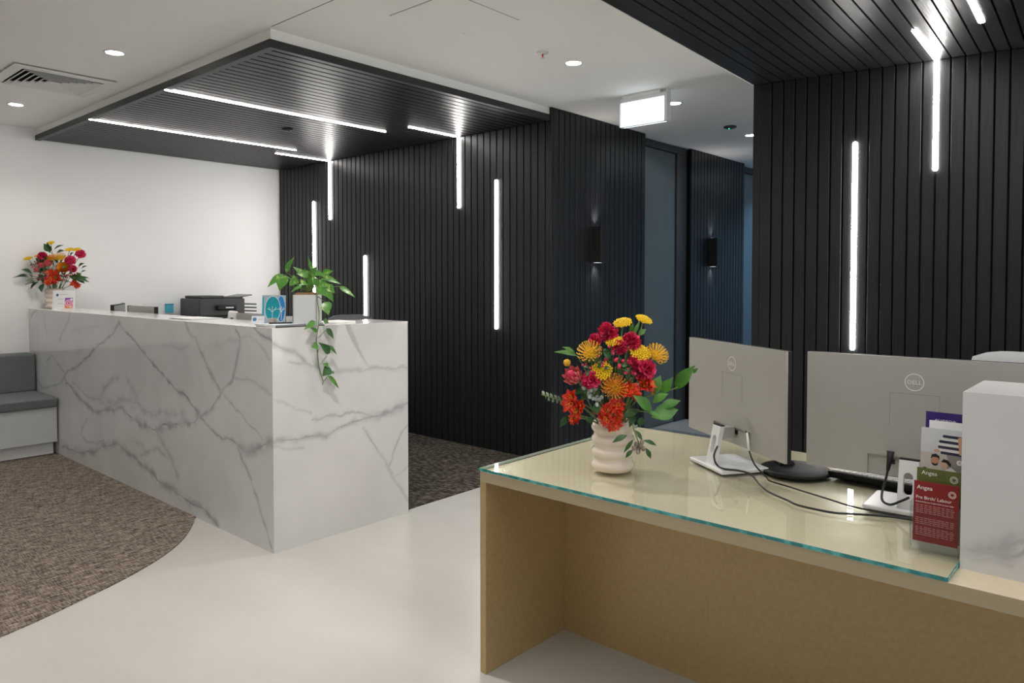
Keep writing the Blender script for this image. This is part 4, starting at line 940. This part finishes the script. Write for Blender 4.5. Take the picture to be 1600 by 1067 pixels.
for cx, s_ in ((-.008, 1), (.045, .6)):
    for a_, b_, c_, d_ in ((0, .0, 0, .055), (0, .05, -.022, .078), (0, .05, .022, .078), (0, .055, 0, .085), (-.012, .064, -.030, .070), (.012, .064, .030, .070)):
        tree.tube([(cx + a_ * s_, -.0014, .012 + b_), (cx + c_ * s_, -.0014, .012 + d_)], .0013, 4)
tree.build('tree_emblem', TXT, t)
# business card stand, card stacks, magazines, papers
t = panel_sign('card_holder', 'small acrylic card stand with blue round emblem at the counter corner', 'card holder', (402, 507.5), HC, .072, .052, fa, -.35, flat('pale_lilac_card', (.62, .63, .68)))
ringxz(-.018, .032, .011, .0005, flat('blue_emblem', (.06, .20, .36)), t); obj('lettering', fr(.0, .03, .030, .034), GREYP, t)
def cards(label, uv, w_, d_, h, mt):
    p = atz(*uv, HC); t = thing('card_stack', label, 'card stack', p, fa)
    obj('tray', box(-w_ / 2 - .003, w_ / 2 + .003, -.003, d_, 0, .006), ACRYL, t); obj('cards', box(-w_ / 2, w_ / 2, 0, d_, .002, h), mt, t)
cards('beige card stack in front of the teal oval sign', (425, 506.5), .046, .02, .034, flat('taupe_card', (.42, .39, .36)))
cards('grey card stack between the teal sign and the pot', (451, 505), .03, .02, .04, flat('grey_card', (.5, .5, .5)))
for i, (lab, m_, rot_, z) in enumerate((('lower magazine of the pair at the counter corner', PAPER, -.02, 0), ('upper magazine with pale blue cover at the counter corner', flat('pale_blue_cover', (.55, .62, .66)), .03, .0075))):
    t = thing('magazine', lab, 'magazine', (XC1 + .03, YC0 + .015, HC + z), rot_, 'magazines on the counter corner')
    obj('pages', box(.0, .29, 0, .205, .0005, .006), PAPER, t); obj('cover', box(-.001, .291, -.001, .206, .006, .007), m_, t); obj('spine', box(-.002, .291, -.002, -.0005, 0, .007), flat('grey_spine', (.2, .2, .2)) if i else flat('dark_spine', (.05, .05, .05)), t)
t = thing('pen', 'black pen lying on the upper magazine', 'pen', (XC1 + .07, YC0 + .15, HC + .0185), -.5)
MB().tube([(0, 0, 0), (.12, 0, 0)], .0038, 8).build('barrel', BLACKP, t, True); MB().tube([(.12, 0, 0), (.135, 0, 0)], [.0035, .001], 8).build('tip', SILV2, t, True)
p = atz(305, 497.2, HC); t = thing('paper_sheet', 'white paper pile lying on the long counter top', 'paper', (XC1 + .10, p[1] - .2, HC), .05)
for i in range(4): obj('sheet', box(0, .21, 0, .30, i * .0016, i * .0016 + .001), PAPER, t, rot=(0, 0, (i - 2) * .02))
p = atz(530, 504.5, HC); t = thing('white_folder', 'thin white folder lying behind the trailing plant', 'folder', p, .1); obj('cover', box(-.13, .11, -.02, .14, 0, .008, .002), PAPER, t); obj('inner_sheets', box(-.128, .108, -.018, .138, .008, .009), PAPER, t)
# card payment terminal
p = _wd(4.86, 350); t = thing('payment_terminal', 'white card terminal standing behind the counter', 'card terminal', (p[0], p[1], .73), fa)
obj('stand', box(-.02, .02, -.02, .02, 0, .36, .004), BLACKP, t); obj('body', box(-.03, .03, -.015, .02, .34, .493, .01, 3), MWHITE, t, rot=(0, .12, 0)); obj('slot', box(-.008, .012, -.018, -.0145, .36, .45, .002), BLACKP, t, rot=(0, .12, 0))
# printer on a cabinet against the white wall
t = thing('filing_cabinet', 'white cabinet under the printer behind the counter', 'cabinet', (3.24, 6.93, 0)); obj('body', box(0, .68, 0, .52, .005, 1.05, .003), CTOP, t)
for i in range(4): d_ = obj('drawer', box(.01, .67, -.016, 0, .02 + i * .257, .265 + i * .257, .002), CTOP, t); obj('handle', box(.27, .41, -.026, -.016, .15 + i * .257, .165 + i * .257), SILV2, d_)
t = thing('printer', 'dark grey office printer with open paper trays behind the counter', 'printer', (3.30, 6.95, 1.05))
obj('body', box(.0, .47, .0, .42, .02, .195, .012, 2), DARKG, t); obj('foot_tray', box(-.04, .30, -.04, .42, 0, .022, .003), BLACKP, t)
obj('lid', box(.03, .27, .03, .38, .195, .222, .008), DARKG, t); obj('feeder', box(.25, .46, .02, .38, .195, .21, .005), DARKG, t)
sc1 = obj('feed_tray', box(.0, .22, .05, .35, 0, .012, .003), mat('grey_tray', (.20, .21, .20), .5), t, (.36, 0, .185), (0, -.16, 0))
for i, z in enumerate((.06, .095, .13)): obj('output_tray', box(.0, .20, .04, .38, 0, .014, .003), DARKG, t, (.42, 0, z), (0, .04, 0))
obj('control_panel', box(.16, .36, -.05, .02, .08, .13, .012, 2), BLACKP, t); obj('panel_label', box(.24, .32, -.052, -.05, .10, .112), SILV2, t)
t = thing('blue_note', 'bright blue note box fixed to the white wall', 'note holder', (3.228, YW - .03, 1.10))
CY = flat('cyan_plastic', (.10, .50, .68)); obj('holder', box(-.038, .038, 0, .028, 0, .078, .006, 2), CY, t); obj('flap', box(-.04, .04, -.003, .028, .078, .09, .003), flat('dark_cyan_plastic', (.05, .32, .46)), t)
t = thing('wall_card', 'small white label card left of the blue note box', 'card', (3.07, YW - .003, 1.09)); obj('sheet', box(-.09, .09, 0, .0025, 0, .11), PAPER, t); text('lettering', 'More Bb', .03, GREYP, t, (-.055, -.0005, .035), (math.pi / 2, 0, 0))

# potted pothos
pc = atz(475, 509, HC)
pc = np.array([2.325, 3.60, HC + .0145])
pc = np.array(atd(480.5, 500, 4.03)); pc[2] = HC
POTH, PW = .170, .128
pt = thing('plant_pot', 'square pale grey pot at the corner of the marble counter', 'pot', pc, math.radians(-46))
PG = mat('pale_grey_pot', (.52, .53, .54), .4)
h_ = PW / 2
bm_ = MB().box(-h_, h_, -h_, -h_ + .006, 0, POTH).box(-h_, h_, h_ - .006, h_, 0, POTH).box(-h_, -h_ + .006, -h_, h_, 0, POTH).box(h_ - .006, h_, -h_, h_, 0, POTH).box(-h_, h_, -h_, h_, 0, .006)
bm_.build('body', PG, pt); obj('soil', box(-h_ + .006, h_ - .006, -h_ + .006, h_ - .006, .10, POTH + .012, .012, 2), SOIL, pt)
PD = float((pc - CP) @ FW); root = pc + np.array([0, 0, POTH + .005]); KP = PD / FPX
pl = thing('pothos_plant', 'green trailing pothos plant growing in the square pot', 'plant', root)
def ploc(u, v, d=0): return V(atd(u, v, PD + d)) - V(root)
def Z6(x, y): return 410 + x / 8.89, 395 + y / 8.89
def Z7(x, y): return 470 + x / 9.7, 500 + y / 9.7
HEART = [.10, 1.0, 1.22, 1.15, .92, .6, .28, 0]
def pleaf(b, e, wz, d, back=None, mt=None, s_=8.89, z=Z6):
    m = MB(); nrm = -V(FW) + Vector((rnd(-.25, .25), rnd(-.25, .25), .35)); m.leaf(ploc(*z(*b), d), ploc(*z(*e), d - .02), nrm, wz / s_ * KP, .22, .06, shape=HEART); m.build('leaf', mt or POTHOS, pl, True)
    if back: MB().tube(smooth_path([Vector((rnd(-.02, .02), rnd(-.02, .02), 0)), (ploc(*z(*back), d) if back != 1 else ploc(*z(*b), d) * .6 + Vector((0, 0, .01))), ploc(*z(*b), d)], 4), .0019, 5).build('petiole', STEM, pl)
for b, e, wz, d in (((330, 270), (445, 55), 80, -.03), ((290, 300), (65, 485), 95, -.05), ((310, 320), (235, 530), 150, -.06), ((380, 400), (520, 410), 120, -.05), ((600, 320), (420, 190), 70, .02), ((660, 330), (540, 230), 90, -.01), ((640, 320), (470, 290), 70, -.02),
                    ((700, 260), (632, 50), 45, 0), ((730, 260), (760, 190), 60, .02), ((830, 300), (990, 250), 95, .0), ((810, 320), (1100, 440), 75, -.02), ((720, 280), (870, 310), 70, -.03), ((1070, 465), (1300, 630), 62, -.03), ((850, 420), (990, 690), 120, -.05),
                    ((900, 450), (1010, 560), 90, -.05), ((870, 680), (920, 870), 130, -.06), ((760, 470), (880, 610), 85, -.07), ((560, 440), (390, 555), 50, -.05), ((780, 440), (960, 470), 90, -.04)):
    pleaf(b, e, wz, d, 1)
for b, e, wz, d in (((650, 450), (735, 320), 85, -.065), ((690, 330), (735, 190), 95, -.05), ((770, 450), (690, 320), 80, -.07)): pleaf(b, e, wz, d, 1)
for i in range(9):
    x, y = rnd(430, 900), rnd(260, 420); pleaf((x, y), (x + (x - 660) * .45 + rnd(-40, 40), y - rnd(-60, 110)), rnd(70, 105), rnd(-.05, .05), 1)
vine = [(740, 470), (760, 590), (765, 690), (785, 800), (785, 920), (775, 1040)]
yo = float(YC0 - .02)
vp = [ploc(*Z6(*q), -.09) for q in vine]
def vpos(x, y, off=.016):
    u, v = Z7(x, y); return V(aty(u, v, YC0 - off)) - V(root)
vp += [vpos(*q) for q in ((255, 160), (235, 300), (250, 450), (260, 580), (275, 700), (300, 810), (340, 930), (330, 975))]
MB().tube(smooth_path([Vector((0, 0, 0))] + vp, 4), .0026, 6).build('vine', STEM, pl, True)
for b, e, wz, mt in (((215, 15), (45, 150), 75, LEAFG), ((245, 180), (130, 110), 60, LEAFG), ((340, 0), (425, 50), 75, LEAFG), ((385, 130), (500, 290), 85, LEAFD), ((260, 380), (155, 415), 90, LEAFE), ((440, 500), (265, 335), 110, LEAFD), ((420, 385), (548, 530), 55, LEAFD),
                  ((420, 700), (330, 660), 60, LEAFG), ((440, 720), (325, 855), 130, LEAFD), ((415, 840), (580, 1045), 60, LEAFG), ((470, 790), (510, 810), 45, LEAFD)):
    m = MB(); m.leaf(vpos(*b, .03), vpos(*e, .035), V((0, -1, .3)) + Vector((rnd(-.3, .3), 0, rnd(-.2, .2))), wz / 9.7 * KP, .22, .05, shape=HEART); m.build('leaf', mt if mt is not LEAFE else POTHOS, pl, True)
for a, b in (((265, 265), (380, 150)), ((400, 540), (300, 665)), ((350, 930), (415, 840)), ((250, 520), (275, 430))):
    MB().tube([vpos(*a), vpos(*b, .028)], .0016, 5).build('petiole', STEM, pl)

# ------------------------------------------------------------------ office chairs
def chair(label, loc, rz, back_top, col):
    """local: backrest at -y... the sitter faces +y"""
    t = thing('office_chair', label, 'chair', loc, rz)
    obj('seat', box(-.24, .24, -.22, .24, .44, .51, .03, 3), col, t)
    vs, fs = [], []; n, m_ = 8, 6
    for s_ in (0, .03):
        for j in range(m_ + 1):
            for i in range(n + 1):
                q, r = i / n * 2 - 1, j / m_; wd = .23 * (1 - .16 * r ** 3); zz = .56 + (back_top - .56) * r - .03 * (abs(q) ** 4) * (r ** 2)
                vs.append((q * wd, -.25 - .05 * r + .05 * q * q - s_, zz))
    N = (n + 1) * (m_ + 1); g = lambda i, j, s_: s_ * N + j * (n + 1) + i
    for j in range(m_):
        for i in range(n): fs += [[g(i, j, 0), g(i, j + 1, 0), g(i + 1, j + 1, 0), g(i + 1, j, 0)], [g(i, j, 1), g(i + 1, j, 1), g(i + 1, j + 1, 1), g(i, j + 1, 1)]]
    for j in range(m_): fs += [[g(0, j, 0), g(0, j, 1), g(0, j + 1, 1), g(0, j + 1, 0)], [g(n, j, 0), g(n, j + 1, 0), g(n, j + 1, 1), g(n, j, 1)]]
    for i in range(n): fs += [[g(i, 0, 0), g(i + 1, 0, 0), g(i + 1, 0, 1), g(i, 0, 1)], [g(i, m_, 0), g(i, m_, 1), g(i + 1, m_, 1), g(i + 1, m_, 0)]]
    obj('backrest', pyd(vs, fs), col, t, smooth=True)
    MB().tube([(0, -.05, .43), (0, -.24, .44), (0, -.30, .52), (0, -.31, .72)], .016, 8).build('back_bracket', BLACKP, t, True)
    obj('gas_column', cyl_z(.025, .09, .44, 14), BLACKP, t)
    for k in range(5):
        a = 2 * math.pi * k / 5; d = Vector((math.cos(a), math.sin(a), 0)); MB().tube([d * .02 + Vector((0, 0, .10)), d * .29 + Vector((0, 0, .075))], [.022, .014], 6).build('leg', BLACKP, t)
        MB().ball(d * .29 + Vector((0, 0, .032)), .027, 8, 6).build('caster', BLACKP, t, True)
    return t
LG = mat('light_grey_chair', (.50, .51, .52), .5)
pR = atz(1598, 551, 1.09); chair('light grey office chair back showing above the square monitor', (pR[0] - .285, pR[1] + .05, 0), math.radians(80), 1.09, LG)
pL = _wd(6.45, 552); chair('grey office chair back showing just above the counter near the low light strip', (pL[0], pL[1], .005), math.radians(150), 1.105, mat('mid_grey_chair', (.12, .125, .13), .5))
